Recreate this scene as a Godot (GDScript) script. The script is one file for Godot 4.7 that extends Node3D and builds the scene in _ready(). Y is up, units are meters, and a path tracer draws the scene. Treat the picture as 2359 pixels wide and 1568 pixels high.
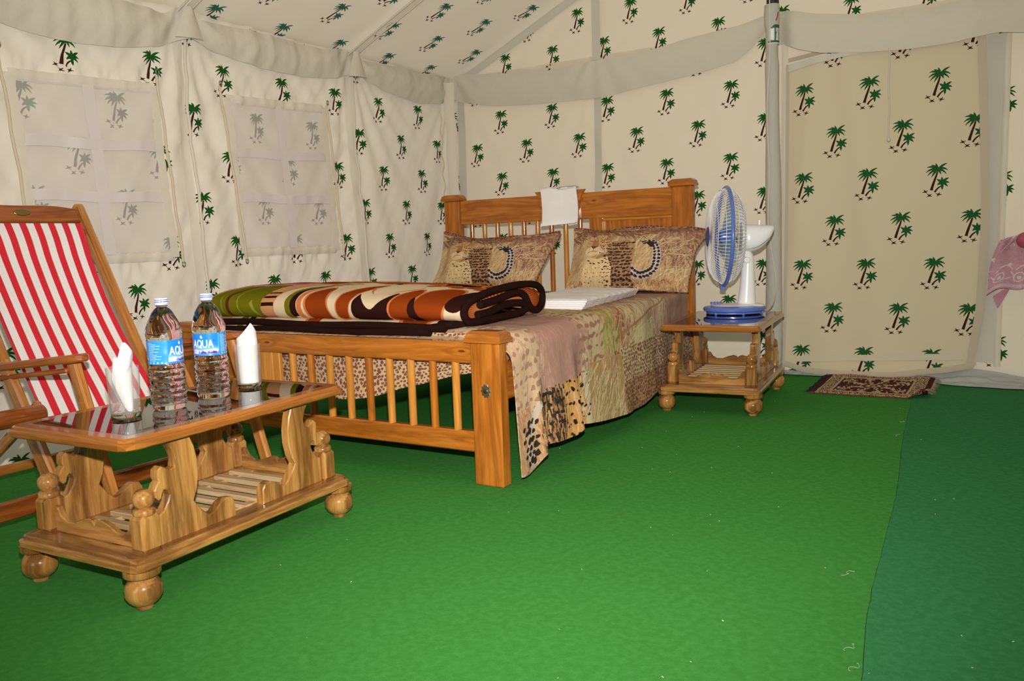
extends Node3D
# A canvas tent room with a bed, two low tables, a deck chair and a table fan, lit by daylight through the canvas and a camera flash.

const SKY := 2.8
const FLASH := 15.0
const FLASH_AIM := Vector3(-0.50, 0.05, -0.86)
const FLASH_CONE := 54.0

var rng := RandomNumberGenerator.new()
var noise := FastNoiseLite.new()
var M := {}          # materials by name
var used := {}       # names given so far

# ---------------------------------------------------------------- mesh building
class Mb:
	var st := SurfaceTool.new()
	func _init() -> void:
		st.begin(Mesh.PRIMITIVE_TRIANGLES)
	# corners run counter-clockwise as seen from outside; sg -1 is a flat face
	func tri(a: Vector3, b: Vector3, c: Vector3, ua: Vector2, ub: Vector2, uc: Vector2, sg := -1) -> void:
		st.set_smooth_group(sg)
		st.set_uv(ua); st.add_vertex(a)
		st.set_smooth_group(sg)
		st.set_uv(uc); st.add_vertex(c)
		st.set_smooth_group(sg)
		st.set_uv(ub); st.add_vertex(b)
	func quad(a: Vector3, b: Vector3, c: Vector3, d: Vector3, ua: Vector2, ub: Vector2, uc: Vector2, ud: Vector2, sg := -1) -> void:
		tri(a, b, c, ua, ub, uc, sg)
		tri(a, c, d, ua, uc, ud, sg)
	# a flat polygon turned so that it faces OUT, with uv from two axes
	func face(p: Array, out: Vector3, ax: Vector3, ay: Vector3, off: Vector2, sg := -1) -> void:
		var n: Vector3 = (p[1] - p[0]).cross(p[2] - p[0])
		if n.dot(out) < 0.0:
			p.reverse()
		var u := []
		for q: Vector3 in p:
			u.append(Vector2(q.dot(ax), q.dot(ay)) + off)
		for k in range(1, p.size() - 1):
			tri(p[0], p[k], p[k + 1], u[0], u[k], u[k + 1], sg)
	func done() -> ArrayMesh:
		st.generate_normals()
		st.index()
		return st.commit()

func roff() -> Vector2:
	return Vector2(rng.randf() * 3.0, rng.randf() * 3.0)

# a box with chamfered edges; the grain (u) runs along its longest side
func box(m: Mb, size: Vector3, xf := Transform3D(), bev := 0.004) -> void:
	var h := size * 0.5
	bev = minf(bev, minf(h.x, minf(h.y, h.z)) * 0.8)
	var order := [0, 1, 2]
	order.sort_custom(func(p, q): return size[p] > size[q])
	var along := Vector3.ZERO
	along[order[0]] = 1.0
	var off := roff()
	var at := func(s: Vector3, axis: int) -> Vector3:
		var p := Vector3.ZERO
		for k in 3:
			p[k] = s[k] * (h[k] if k == axis else h[k] - bev)
		return p
	var put := func(loc: Array, out: Vector3) -> void:
		var side := Vector3.ZERO
		# pick the axis across the grain that lies most in this face
		var best := -1.0
		for k in 3:
			if k != order[0]:
				var amount := 1.0 - absf(out.normalized()[k])
				if amount > best:
					best = amount
					side = Vector3.ZERO
					side[k] = 1.0
		var u := along
		if absf(out.normalized()[order[0]]) > 0.8:
			u = Vector3.ZERO
			u[order[1]] = 1.0
			side = Vector3.ZERO
			side[order[2]] = 1.0
		var n: Vector3 = (loc[1] - loc[0]).cross(loc[2] - loc[0])
		if n.dot(out) < 0.0:
			loc.reverse()
		var uv := []
		for q: Vector3 in loc:
			uv.append(Vector2(q.dot(u), q.dot(side)) + off)
		for k in range(1, loc.size() - 1):
			m.tri(xf * loc[0], xf * loc[k], xf * loc[k + 1], uv[0], uv[k], uv[k + 1], -1)
	for a in 3:
		var b := (a + 1) % 3
		var c := (a + 2) % 3
		for s in [-1.0, 1.0]:
			var q := []
			for t in [[-1, -1], [1, -1], [1, 1], [-1, 1]]:
				var v := Vector3.ZERO
				v[a] = s; v[b] = t[0]; v[c] = t[1]
				q.append(at.call(v, a))
			var o := Vector3.ZERO
			o[a] = s
			put.call(q, o)
			for s2 in [-1.0, 1.0]:
				var v1 := Vector3.ZERO
				v1[a] = s; v1[b] = s2; v1[c] = -1
				var v2 := v1
				v2[c] = 1
				var o2 := Vector3.ZERO
				o2[a] = s; o2[b] = s2
				put.call([at.call(v1, a), at.call(v2, a), at.call(v2, b), at.call(v1, b)], o2)
	for sx in [-1.0, 1.0]:
		for sy in [-1.0, 1.0]:
			for sz in [-1.0, 1.0]:
				var s := Vector3(sx, sy, sz)
				put.call([at.call(s, 0), at.call(s, 1), at.call(s, 2)], s)

# a box between two points: W wide along SIDE, T thick
func beam(m: Mb, a: Vector3, b: Vector3, w: float, t: float, side := Vector3.RIGHT, bev := 0.004) -> void:
	var y := (b - a).normalized()
	var z := side.cross(y).normalized()
	var x := y.cross(z).normalized()
	box(m, Vector3(w, (b - a).length(), t), Transform3D(Basis(x, y, z), (a + b) * 0.5), bev)

# a turned shape about y; PROF runs from bottom to top as (radius, height)
func lathe(m: Mb, prof: Array, seg := 24, xf := Transform3D(), crease := 40.0) -> void:
	var sg := 1
	var off := roff()
	var v := 0.0
	for k in prof.size() - 1:
		var p: Vector2 = prof[k]
		var q: Vector2 = prof[k + 1]
		if k > 0:
			var d0: Vector2 = (p - prof[k - 1]).normalized()
			if rad_to_deg(absf(d0.angle_to((q - p).normalized()))) > crease:
				sg += 1
		var dv := p.distance_to(q)
		for i in seg:
			var a0 := TAU * i / seg
			var a1 := TAU * (i + 1) / seg
			var e0 := Vector3(cos(a0), 0, -sin(a0))
			var e1 := Vector3(cos(a1), 0, -sin(a1))
			var P0 := xf * (e0 * p.x + Vector3.UP * p.y)
			var P1 := xf * (e1 * p.x + Vector3.UP * p.y)
			var Q0 := xf * (e0 * q.x + Vector3.UP * q.y)
			var Q1 := xf * (e1 * q.x + Vector3.UP * q.y)
			var r := maxf(p.x, q.x)
			var u0 := Vector2(v, a0 * r) + off
			var u1 := Vector2(v, a1 * r) + off
			var w0 := Vector2(v + dv, a0 * r) + off
			var w1 := Vector2(v + dv, a1 * r) + off
			if p.x > 1e-6:
				m.tri(P0, P1, Q1 if q.x > 1e-6 else Q0, u0, u1, w1, sg)
			if q.x > 1e-6:
				m.tri(P0, Q1, Q0, u0, w1, w0, sg)
		v += dv

# a round bar through points
func tube(m: Mb, pts: Array, rad: Variant, seg := 8, caps := true, closed := false) -> void:
	var n := pts.size()
	var up := Vector3.UP
	var rings := []
	var dirs := []
	for k in n:
		var a: Vector3 = pts[(k - 1 + n) % n] if closed else pts[maxi(k - 1, 0)]
		var b: Vector3 = pts[(k + 1) % n] if closed else pts[mini(k + 1, n - 1)]
		dirs.append((b - a).normalized())
	var d0: Vector3 = dirs[0]
	var x := d0.cross(up if absf(d0.y) < 0.9 else Vector3.RIGHT).normalized()
	for k in n:
		var d: Vector3 = dirs[k]
		x = (x - d * x.dot(d)).normalized()
		var y := d.cross(x)
		var r: float = rad[k] if rad is Array else rad
		var ring := []
		for i in seg:
			var t := TAU * i / seg
			ring.append(pts[k] + (x * cos(t) + y * sin(t)) * r)
		rings.append(ring)
	var off := roff()
	var v := 0.0
	for k in (n if closed else n - 1):
		var A: Array = rings[k]
		var B: Array = rings[(k + 1) % n]
		var dv: float = (pts[(k + 1) % n] - pts[k]).length()
		for i in seg:
			var j := (i + 1) % seg
			var c0 := i * 0.02
			var c1 := (i + 1) * 0.02
			m.quad(A[i], A[j], B[j], B[i], Vector2(v, c0) + off, Vector2(v, c1) + off, Vector2(v + dv, c1) + off, Vector2(v + dv, c0) + off, 1)
		v += dv
	if caps and not closed:
		m.face(rings[0].duplicate(), -d0, x, up, off)
		m.face(rings[n - 1].duplicate(), dirs[n - 1], x, up, off)

# a flat outline (x, y) given thickness along z, with chamfered edges; GRAIN_Y turns the grain upright
func extrude(m: Mb, poly: Array, depth: float, xf := Transform3D(), bev := 0.004, grain_y := true, crease := 35.0) -> void:
	var P := PackedVector2Array(poly)
	var n := P.size()
	var area := 0.0
	for k in n:
		area += P[k].cross(P[(k + 1) % n])
	if area < 0.0:
		P.reverse()
	var inn := PackedVector2Array()
	for k in n:
		var a := (P[k] - P[(k - 1 + n) % n]).normalized()
		var b := (P[(k + 1) % n] - P[k]).normalized()
		var na := Vector2(-a.y, a.x)
		var nb := Vector2(-b.y, b.x)
		var s := (na + nb).normalized()
		inn.append(P[k] + s * minf(bev / maxf(s.dot(na), 0.4), bev * 1.6))
	var tris := Geometry2D.triangulate_polygon(inn)
	if tris.is_empty():
		inn = P
		tris = Geometry2D.triangulate_polygon(P)
	var off := roff()
	var h := depth * 0.5
	var uvf := func(p: Vector2, e := 0.0) -> Vector2:
		return (Vector2(p.y, p.x + e) if grain_y else Vector2(p.x, p.y + e)) + off
	var V := func(p: Vector2, z: float) -> Vector3:
		return xf * Vector3(p.x, p.y, z)
	for t in range(0, tris.size(), 3):
		var a := inn[tris[t]]
		var b := inn[tris[t + 1]]
		var c := inn[tris[t + 2]]
		if (b - a).cross(c - a) < 0.0:
			var sw := b
			b = c
			c = sw
		m.tri(V.call(a, h), V.call(b, h), V.call(c, h), uvf.call(a), uvf.call(b), uvf.call(c), -1)
		m.tri(V.call(a, -h), V.call(c, -h), V.call(b, -h), uvf.call(a), uvf.call(c), uvf.call(b), -1)
	var sg := 2
	for k in n:
		var j := (k + 1) % n
		var d0 := (P[k] - P[(k - 1 + n) % n]).normalized()
		var d1 := (P[j] - P[k]).normalized()
		if rad_to_deg(absf(d0.angle_to(d1))) > crease:
			sg += 1
		m.quad(V.call(P[k], h - bev), V.call(P[k], -h + bev), V.call(P[j], -h + bev), V.call(P[j], h - bev), uvf.call(P[k], h), uvf.call(P[k], -h), uvf.call(P[j], -h), uvf.call(P[j], h), sg)
		m.quad(V.call(inn[k], h), V.call(P[k], h - bev), V.call(P[j], h - bev), V.call(inn[j], h), uvf.call(inn[k]), uvf.call(P[k]), uvf.call(P[j]), uvf.call(inn[j]), sg + 1000)
		m.quad(V.call(P[k], -h + bev), V.call(inn[k], -h), V.call(inn[j], -h), V.call(P[j], -h + bev), uvf.call(P[k]), uvf.call(inn[k]), uvf.call(inn[j]), uvf.call(P[j]), sg + 2000)

# a stack of rectangles (half x, half z, height)
func loft_rect(m: Mb, rows: Array, xf := Transform3D()) -> void:
	var off := roff()
	var ring := func(r: Array) -> Array:
		return [Vector3(-r[0], r[2], r[1]), Vector3(r[0], r[2], r[1]), Vector3(r[0], r[2], -r[1]), Vector3(-r[0], r[2], -r[1])]
	for k in rows.size() - 1:
		var A: Array = ring.call(rows[k])
		var B: Array = ring.call(rows[k + 1])
		for i in 4:
			var j := (i + 1) % 4
			var ax := Vector3.RIGHT if i % 2 == 0 else Vector3.BACK
			var q := [A[i], A[j], B[j], B[i]]
			var u := []
			for v: Vector3 in q:
				u.append(Vector2(v.dot(ax), v.y) + off)
			m.quad(xf * q[0], xf * q[1], xf * q[2], xf * q[3], u[0], u[1], u[2], u[3], -1)
	var bot: Array = ring.call(rows[0])
	var top: Array = ring.call(rows[rows.size() - 1])
	m.quad(xf * bot[3], xf * bot[2], xf * bot[1], xf * bot[0], off, off + Vector2(rows[0][0] * 2, 0), off + Vector2(rows[0][0] * 2, 0.05), off + Vector2(0, 0.05), -1)
	var w: float = rows[rows.size() - 1][0] * 2
	m.quad(xf * top[0], xf * top[1], xf * top[2], xf * top[3], off, off + Vector2(w, 0), off + Vector2(w, 0.05), off + Vector2(0, 0.05), -1)

# a cloth: F(u, v) gives the point, UVF(u, v) the texture place; THICK > 0 adds a back and edges
func sheet(m: Mb, nu: int, nv: int, f: Callable, uvf: Callable, thick := 0.0) -> void:
	var P := []
	var U := []
	for j in nv + 1:
		var row := PackedVector3Array()
		var ur := PackedVector2Array()
		for i in nu + 1:
			row.append(f.call(float(i) / nu, float(j) / nv))
			ur.append(uvf.call(float(i) / nu, float(j) / nv))
		P.append(row)
		U.append(ur)
	for j in nv:
		for i in nu:
			m.quad(P[j][i], P[j][i + 1], P[j + 1][i + 1], P[j + 1][i], U[j][i], U[j][i + 1], U[j + 1][i + 1], U[j + 1][i], 1)
	if thick <= 0.0:
		return
	var B := []
	for j in nv + 1:
		var row := PackedVector3Array()
		for i in nu + 1:
			var du: Vector3 = P[j][mini(i + 1, nu)] - P[j][maxi(i - 1, 0)]
			var dv: Vector3 = P[mini(j + 1, nv)][i] - P[maxi(j - 1, 0)][i]
			row.append(P[j][i] - du.cross(dv).normalized() * thick)
		B.append(row)
	for j in nv:
		for i in nu:
			m.quad(B[j][i], B[j + 1][i], B[j + 1][i + 1], B[j][i + 1], U[j][i], U[j + 1][i], U[j + 1][i + 1], U[j][i + 1], 2)
	for i in nu:
		m.quad(B[0][i], B[0][i + 1], P[0][i + 1], P[0][i], U[0][i], U[0][i + 1], U[0][i + 1], U[0][i], 3)
		m.quad(P[nv][i], P[nv][i + 1], B[nv][i + 1], B[nv][i], U[nv][i], U[nv][i + 1], U[nv][i + 1], U[nv][i], 3)
	for j in nv:
		m.quad(P[j][0], P[j + 1][0], B[j + 1][0], B[j][0], U[j][0], U[j + 1][0], U[j + 1][0], U[j][0], 4)
		m.quad(B[j][nu], B[j + 1][nu], P[j + 1][nu], P[j][nu], U[j][nu], U[j + 1][nu], U[j + 1][nu], U[j][nu], 4)

func smooth(pts: Array, per := 6, closed := false) -> Array:
	var out := []
	var n := pts.size()
	for k in (n if closed else n - 1):
		var p0: Variant = pts[(k - 1 + n) % n] if closed or k > 0 else pts[0]
		var p1: Variant = pts[k]
		var p2: Variant = pts[(k + 1) % n]
		var p3: Variant = pts[(k + 2) % n] if closed or k + 2 < n else pts[n - 1]
		for i in per:
			out.append(p1.cubic_interpolate(p2, p0, p3, float(i) / per))
	if not closed:
		out.append(pts[n - 1])
	return out

# piecewise linear table, smoothed
func curve(tab: Array, x: float) -> float:
	if x <= tab[0][0]:
		return tab[0][1]
	for k in tab.size() - 1:
		if x <= tab[k + 1][0]:
			var t: float = (x - tab[k][0]) / (tab[k + 1][0] - tab[k][0])
			var m0: float = tab[maxi(k - 1, 0)][1]
			var m3: float = tab[mini(k + 2, tab.size() - 1)][1]
			return cubic_interpolate(tab[k][1], tab[k + 1][1], lerpf(tab[k][1], m0, 0.5), lerpf(tab[k + 1][1], m3, 0.5), t)
	return tab[tab.size() - 1][1]

# ---------------------------------------------------------------- naming and placing
func numbered(called: String) -> String:
	var n: int = used.get(called, 0)
	used[called] = n + 1
	return called if n == 0 else "%s_%03d" % [called, n]

func put(called: String, m: Mb, mat: Material, parent: Node3D) -> MeshInstance3D:
	var o := MeshInstance3D.new()
	o.mesh = m.done()
	o.material_override = mat
	if parent == self:
		o.name = numbered(called)
	else:
		var k := 0
		for c in parent.get_children():
			if String(c.name) == called or String(c.name).begins_with(called + "_0"):
				k += 1
		o.name = called if k == 0 else "%s_%03d" % [called, k]
	parent.add_child(o, true)
	return o

func thing(called: String, label: String, category: String, at := Vector3.ZERO, turn := 0.0, group := "") -> Node3D:
	var o := Node3D.new()
	o.name = numbered(called)
	add_child(o, true)
	o.position = at
	o.rotation.y = turn
	tag(o, label, category, group)
	return o

func tag(o: Node3D, label: String, category: String, group := "") -> void:
	o.set_meta("label", label)
	o.set_meta("category", category)
	if group:
		o.set_meta("group", group)

func struct(called: String, label: String, category: String) -> Node3D:
	var o := Node3D.new()
	o.name = called
	add_child(o, true)
	tag(o, label, category)
	o.set_meta("kind", "structure")
	return o

# ---------------------------------------------------------------- painting of prints
class Pt:
	var im: Image
	var w: int
	var h: int
	var rr := RandomNumberGenerator.new()
	func _init(ww: int, hh: int, c: Color) -> void:
		w = ww
		h = hh
		im = Image.create(w, h, false, Image.FORMAT_RGB8)
		im.fill(c)
		rr.seed = ww * 7 + hh
	func poly(p: PackedVector2Array, c: Color) -> void:
		var lo := 1e9
		var hi := -1e9
		for q in p:
			lo = minf(lo, q.y)
			hi = maxf(hi, q.y)
		var n := p.size()
		for y in range(maxi(0, int(floor(lo))), mini(h - 1, int(ceil(hi))) + 1):
			var yy := y + 0.5
			var xs := []
			for k in n:
				var a := p[k]
				var b := p[(k + 1) % n]
				if (a.y <= yy) != (b.y <= yy):
					xs.append(a.x + (yy - a.y) / (b.y - a.y) * (b.x - a.x))
			xs.sort()
			for k in range(0, xs.size() - 1, 2):
				var x0 := maxi(0, int(round(xs[k])))
				var x1 := mini(w, int(round(xs[k + 1])))
				if x1 > x0:
					im.fill_rect(Rect2i(x0, y, x1 - x0, 1), c)
	func blob(x: float, y: float, rx: float, ry: float, rot: float, c: Color, rough := 0.2, n := 11) -> void:
		var p := PackedVector2Array()
		for k in n:
			var t := TAU * k / n
			var r := 1.0 + rr.randf_range(-rough, rough)
			p.append(Vector2(x, y) + Vector2(cos(t) * rx * r, sin(t) * ry * r).rotated(rot))
		poly(p, c)
	func line(pts: Array, w0: float, w1: float, c: Color) -> void:
		var L := PackedVector2Array()
		var Rr := PackedVector2Array()
		for k in pts.size():
			var d: Vector2 = (pts[mini(k + 1, pts.size() - 1)] - pts[maxi(k - 1, 0)]).normalized()
			var nrm := Vector2(-d.y, d.x)
			var ww := lerpf(w0, w1, float(k) / maxf(1.0, pts.size() - 1)) * 0.5
			L.append(pts[k] + nrm * ww)
			Rr.append(pts[k] - nrm * ww)
		Rr.reverse()
		L.append_array(Rr)
		poly(L, c)
	func tex() -> ImageTexture:
		return ImageTexture.create_from_image(im)

func bez(a: Vector2, b: Vector2, c: Vector2, n := 8) -> Array:
	var o := []
	for k in n + 1:
		var t := float(k) / n
		o.append(a.lerp(b, t).lerp(b.lerp(c, t), t))
	return o

func hexc(s: String) -> Color:
	return Color.html(s)

# one palm motif with its top left corner at O and size S (pixels)
func palm(p: Pt, o: Vector2, s: Vector2, leaf: Color, leaf2: Color, wood: Color) -> void:
	var at := func(x: float, y: float) -> Vector2:
		return o + Vector2(x * s.x, y * s.y)
	p.line([at.call(0.55, 0.26), at.call(0.49, 0.40), at.call(0.42, 0.54), at.call(0.35, 0.70), at.call(0.315, 0.80)], s.x * 0.07, s.x * 0.125, wood)
	p.line(bez(at.call(0.78, 0.66), at.call(0.56, 0.72), at.call(0.46, 0.86)), s.x * 0.05, s.x * 0.08, wood)
	var frond := func(cx: float, cy: float, tx: float, ty: float, bend: float, wd: float, c: Color) -> void:
		var a: Vector2 = at.call(cx, cy)
		var t: Vector2 = at.call(tx, ty)
		var mid := (a + t) * 0.5 + Vector2(0, -bend * s.y)
		var q := bez(a, mid, t, 9)
		var L := PackedVector2Array()
		var R := PackedVector2Array()
		for k in q.size():
			var f := float(k) / (q.size() - 1)
			var d: Vector2 = (q[mini(k + 1, q.size() - 1)] - q[maxi(k - 1, 0)]).normalized()
			var nn := Vector2(-d.y, d.x)
			var ww := wd * s.x * (0.35 + 1.3 * f) * (1.0 - f) * 1.25 + 1.0
			var jag := 1.0 if k % 2 == 0 else 0.72
			L.append(q[k] + nn * ww * (jag if nn.y > 0 else 1.0))
			R.append(q[k] - nn * ww * (jag if nn.y < 0 else 1.0))
		R.reverse()
		L.append_array(R)
		p.poly(L, c)
	var big := [[0.10, 0.12, 0.10], [0.28, 0.045, 0.05], [0.46, 0.0, 0.02], [0.95, 0.02, 0.06], [0.98, 0.23, 0.11], [0.93, 0.34, 0.09], [0.70, 0.34, 0.05], [0.06, 0.27, 0.11], [0.13, 0.37, 0.09], [0.30, 0.42, 0.05]]
	for b in big:
		frond.call(0.56, 0.19, b[0], b[1], b[2], 0.074, leaf)
	p.blob(at.call(0.56, 0.2).x, at.call(0.56, 0.2).y, s.x * 0.13, s.y * 0.055, 0.0, leaf, 0.1)
	var small := [[0.52, 0.47, 0.0], [0.73, 0.41, -0.01], [1.03, 0.45, 0.03], [1.05, 0.60, 0.04], [0.99, 0.71, 0.03], [0.76, 0.80, -0.02], [0.55, 0.66, 0.03]]
	for b in small:
		frond.call(0.75, 0.575, b[0], b[1], b[2], 0.084, leaf2)
	p.blob(at.call(0.75, 0.58).x, at.call(0.75, 0.58).y, s.x * 0.13, s.y * 0.07, 0.0, leaf2, 0.1)
	for b in [[0.06, 0.83, 0.3], [0.24, 0.95, 0.0], [0.62, 0.93, -0.4]]:
		for t in [-0.7, 0.5, 2.5, 3.9]:
			var c: Vector2 = at.call(b[0], b[1])
			var e := c + Vector2(cos(t + b[2]) * s.x * 0.13, sin(t + b[2]) * s.y * 0.07)
			p.line([c - (e - c) * 0.3, c, e], s.x * 0.09, s.x * 0.02, wood)

func palm_print(tile: Vector2, motif: Vector2, ground: Color, leaf: Color, leaf2: Color, wood: Color) -> ImageTexture:
	var w := 896
	var h := int(w * tile.y / tile.x)
	var p := Pt.new(w, h, ground)
	var s := motif / tile * Vector2(w, h)
	for c in [Vector2(0.25, 0.25), Vector2(0.75, 0.75)]:
		palm(p, c * Vector2(w, h) - s * 0.5, s, leaf, leaf2, wood)
	return p.tex()

func wood_tex(base: Color, dark: Color, pale: Color, sd: int, rings: float, streak: float, knots: int) -> ImageTexture:
	# u = along the grain (1 m), v = across (0.25 m)
	var w := 640
	var h := 320
	var im := Image.create(w, h, false, Image.FORMAT_RGB8)
	var n := FastNoiseLite.new()
	n.seed = sd
	n.noise_type = FastNoiseLite.TYPE_SIMPLEX_SMOOTH
	n.frequency = 1.0
	var r := RandomNumberGenerator.new()
	r.seed = sd
	var kn := []
	for k in knots:
		kn.append(Vector2(r.randf(), r.randf()))
	for y in h:
		for x in w:
			var u := float(x) / w
			var v := float(y) / h
			# wrap the noise around a torus in u and v
			var cu := cos(TAU * u) * 0.35
			var su := sin(TAU * u) * 0.35
			var cv := cos(TAU * v)
			var sv := sin(TAU * v)
			var warp := n.get_noise_3d(cu * 1.6 + 9.0, su * 1.6 + cv * 0.9, sv * 0.9)
			var dk := 0.0
			var pull := 0.0
			for q: Vector2 in kn:
				var du: float = absf(u - q.x)
				du = minf(du, 1.0 - du)
				var dv: float = absf(v - q.y)
				dv = minf(dv, 1.0 - dv)
				var d := sqrt(du * du * 4.0 + dv * dv * 3.0)
				pull += exp(-d * d * 60.0) * 0.35
				dk = maxf(dk, 1.0 - smoothstep(0.012, 0.045, d))
			var g := 0.5 + 0.5 * sin((v + warp * 0.22 + pull) * TAU * rings)
			g = pow(g, 2.2)
			var f := n.get_noise_3d(cu * 8.0, su * 8.0 + cv * 26.0, sv * 26.0)
			var b := n.get_noise_3d(cu * 2.0 + 40.0, su * 2.0 + cv * 2.2, sv * 2.2)
			var c := base.lerp(pale, clampf(0.5 + b * 1.3, 0.0, 1.0))
			c = c.lerp(dark, clampf(g * 0.45 * streak + maxf(0.0, f) * 0.35 * streak, 0.0, 0.85))
			c = c.lerp(dark.darkened(0.35), dk * 0.8)
			im.set_pixel(x, y, c)
	return ImageTexture.create_from_image(im)

func noise_tex(sd: int, freq: float, as_normal := false, strength := 4.0, size := 512, oct := 4) -> NoiseTexture2D:
	var t := NoiseTexture2D.new()
	var n := FastNoiseLite.new()
	n.seed = sd
	n.frequency = freq
	n.fractal_octaves = oct
	t.noise = n
	t.width = size
	t.height = size
	t.seamless = true
	t.as_normal_map = as_normal
	t.bump_strength = strength
	return t

func mat(c: Color, rough: float, tex: Texture2D = null) -> StandardMaterial3D:
	var m := StandardMaterial3D.new()
	m.albedo_color = c
	m.roughness = rough
	if tex:
		m.albedo_texture = tex
	return m

func wood_mat(tex: Texture2D, rough: float, coat: float) -> StandardMaterial3D:
	var m := mat(Color.WHITE, rough, tex)
	m.uv1_scale = Vector3(1.0, 4.0, 1.0)
	m.clearcoat_enabled = coat > 0.0
	m.clearcoat = coat
	m.clearcoat_roughness = 0.07
	m.metallic_specular = 0.3
	return m

func cloth_mat(c: Color, tex: Texture2D, rough: float, relief: Texture2D, relief_cm: float, scale: Vector3) -> StandardMaterial3D:
	var m := mat(c, rough, tex)
	m.metallic_specular = 0.25
	if relief:
		m.normal_enabled = true
		m.normal_texture = relief
		m.normal_scale = relief_cm
	m.uv1_scale = scale
	return m

func _ready() -> void:
	# ---- camera, sky, lights, exposure
	var eye := Camera3D.new()
	eye.name = "camera"
	add_child(eye)
	eye.fov = 45.2191
	eye.near = 0.05
	eye.far = 100.0
	var turned := Basis(Vector3(0.860271, -0.035154, -0.508624), Vector3(-0.031111, 0.992141, -0.121193), Vector3(0.508888, 0.120082, 0.852416))
	eye.transform = Transform3D(turned.orthonormalized(), Vector3(0, 0.88, 0))
	eye.current = true

	var around := WorldEnvironment.new()
	around.name = "surroundings"
	var e := Environment.new()
	e.background_mode = Environment.BG_SKY
	var sky := ProceduralSkyMaterial.new()
	sky.sky_top_color = Color(0.86, 0.87, 0.88)
	sky.sky_horizon_color = Color(0.95, 0.93, 0.90)
	sky.ground_bottom_color = Color(0.52, 0.46, 0.38)
	sky.ground_horizon_color = Color(0.70, 0.66, 0.60)
	e.sky = Sky.new()
	e.sky.sky_material = sky
	e.background_energy_multiplier = SKY
	e.tonemap_mode = Environment.TONE_MAPPER_LINEAR
	e.tonemap_exposure = 1.0
	e.sdfgi_enabled = true
	e.ssao_enabled = true
	e.ssil_enabled = true
	around.environment = e
	add_child(around)

	# the flash on the photographer's camera, a hand's width above the lens
	var flash := SpotLight3D.new()
	flash.name = "camera_flash"
	add_child(flash)
	flash.position = Vector3(-0.0056, 1.0586, -0.0218)
	flash.look_at(flash.position + FLASH_AIM)
	flash.light_color = Color(1.0, 0.98, 0.955)
	flash.light_energy = FLASH
	flash.light_size = 0.02
	flash.spot_angle = FLASH_CONE
	flash.spot_angle_attenuation = 1.0
	flash.spot_range = 30.0
	flash.spot_attenuation = 2.0
	flash.shadow_enabled = true

	rng.seed = 11
	noise.seed = 5
	noise.noise_type = FastNoiseLite.TYPE_SIMPLEX_SMOOTH
	noise.frequency = 1.0
	make_materials()
	build_shell()
	build_bed()
	build_bedding()
	var side := tea_table("side_table", "honey varnished wooden side table with the fan on its dark glass top", Vector3(-0.958, 0, -3.902), deg_to_rad(4.4), true, 0.80)
	var low := tea_table("coffee_table", "honey varnished wooden coffee table with water bottles and glasses on its dark glass top", Vector3(-1.775, 0, -1.158), deg_to_rad(92.42), false, 0.815)
	build_deck_chair()
	build_fan()
	build_table_things()
	build_small_things()

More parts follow.
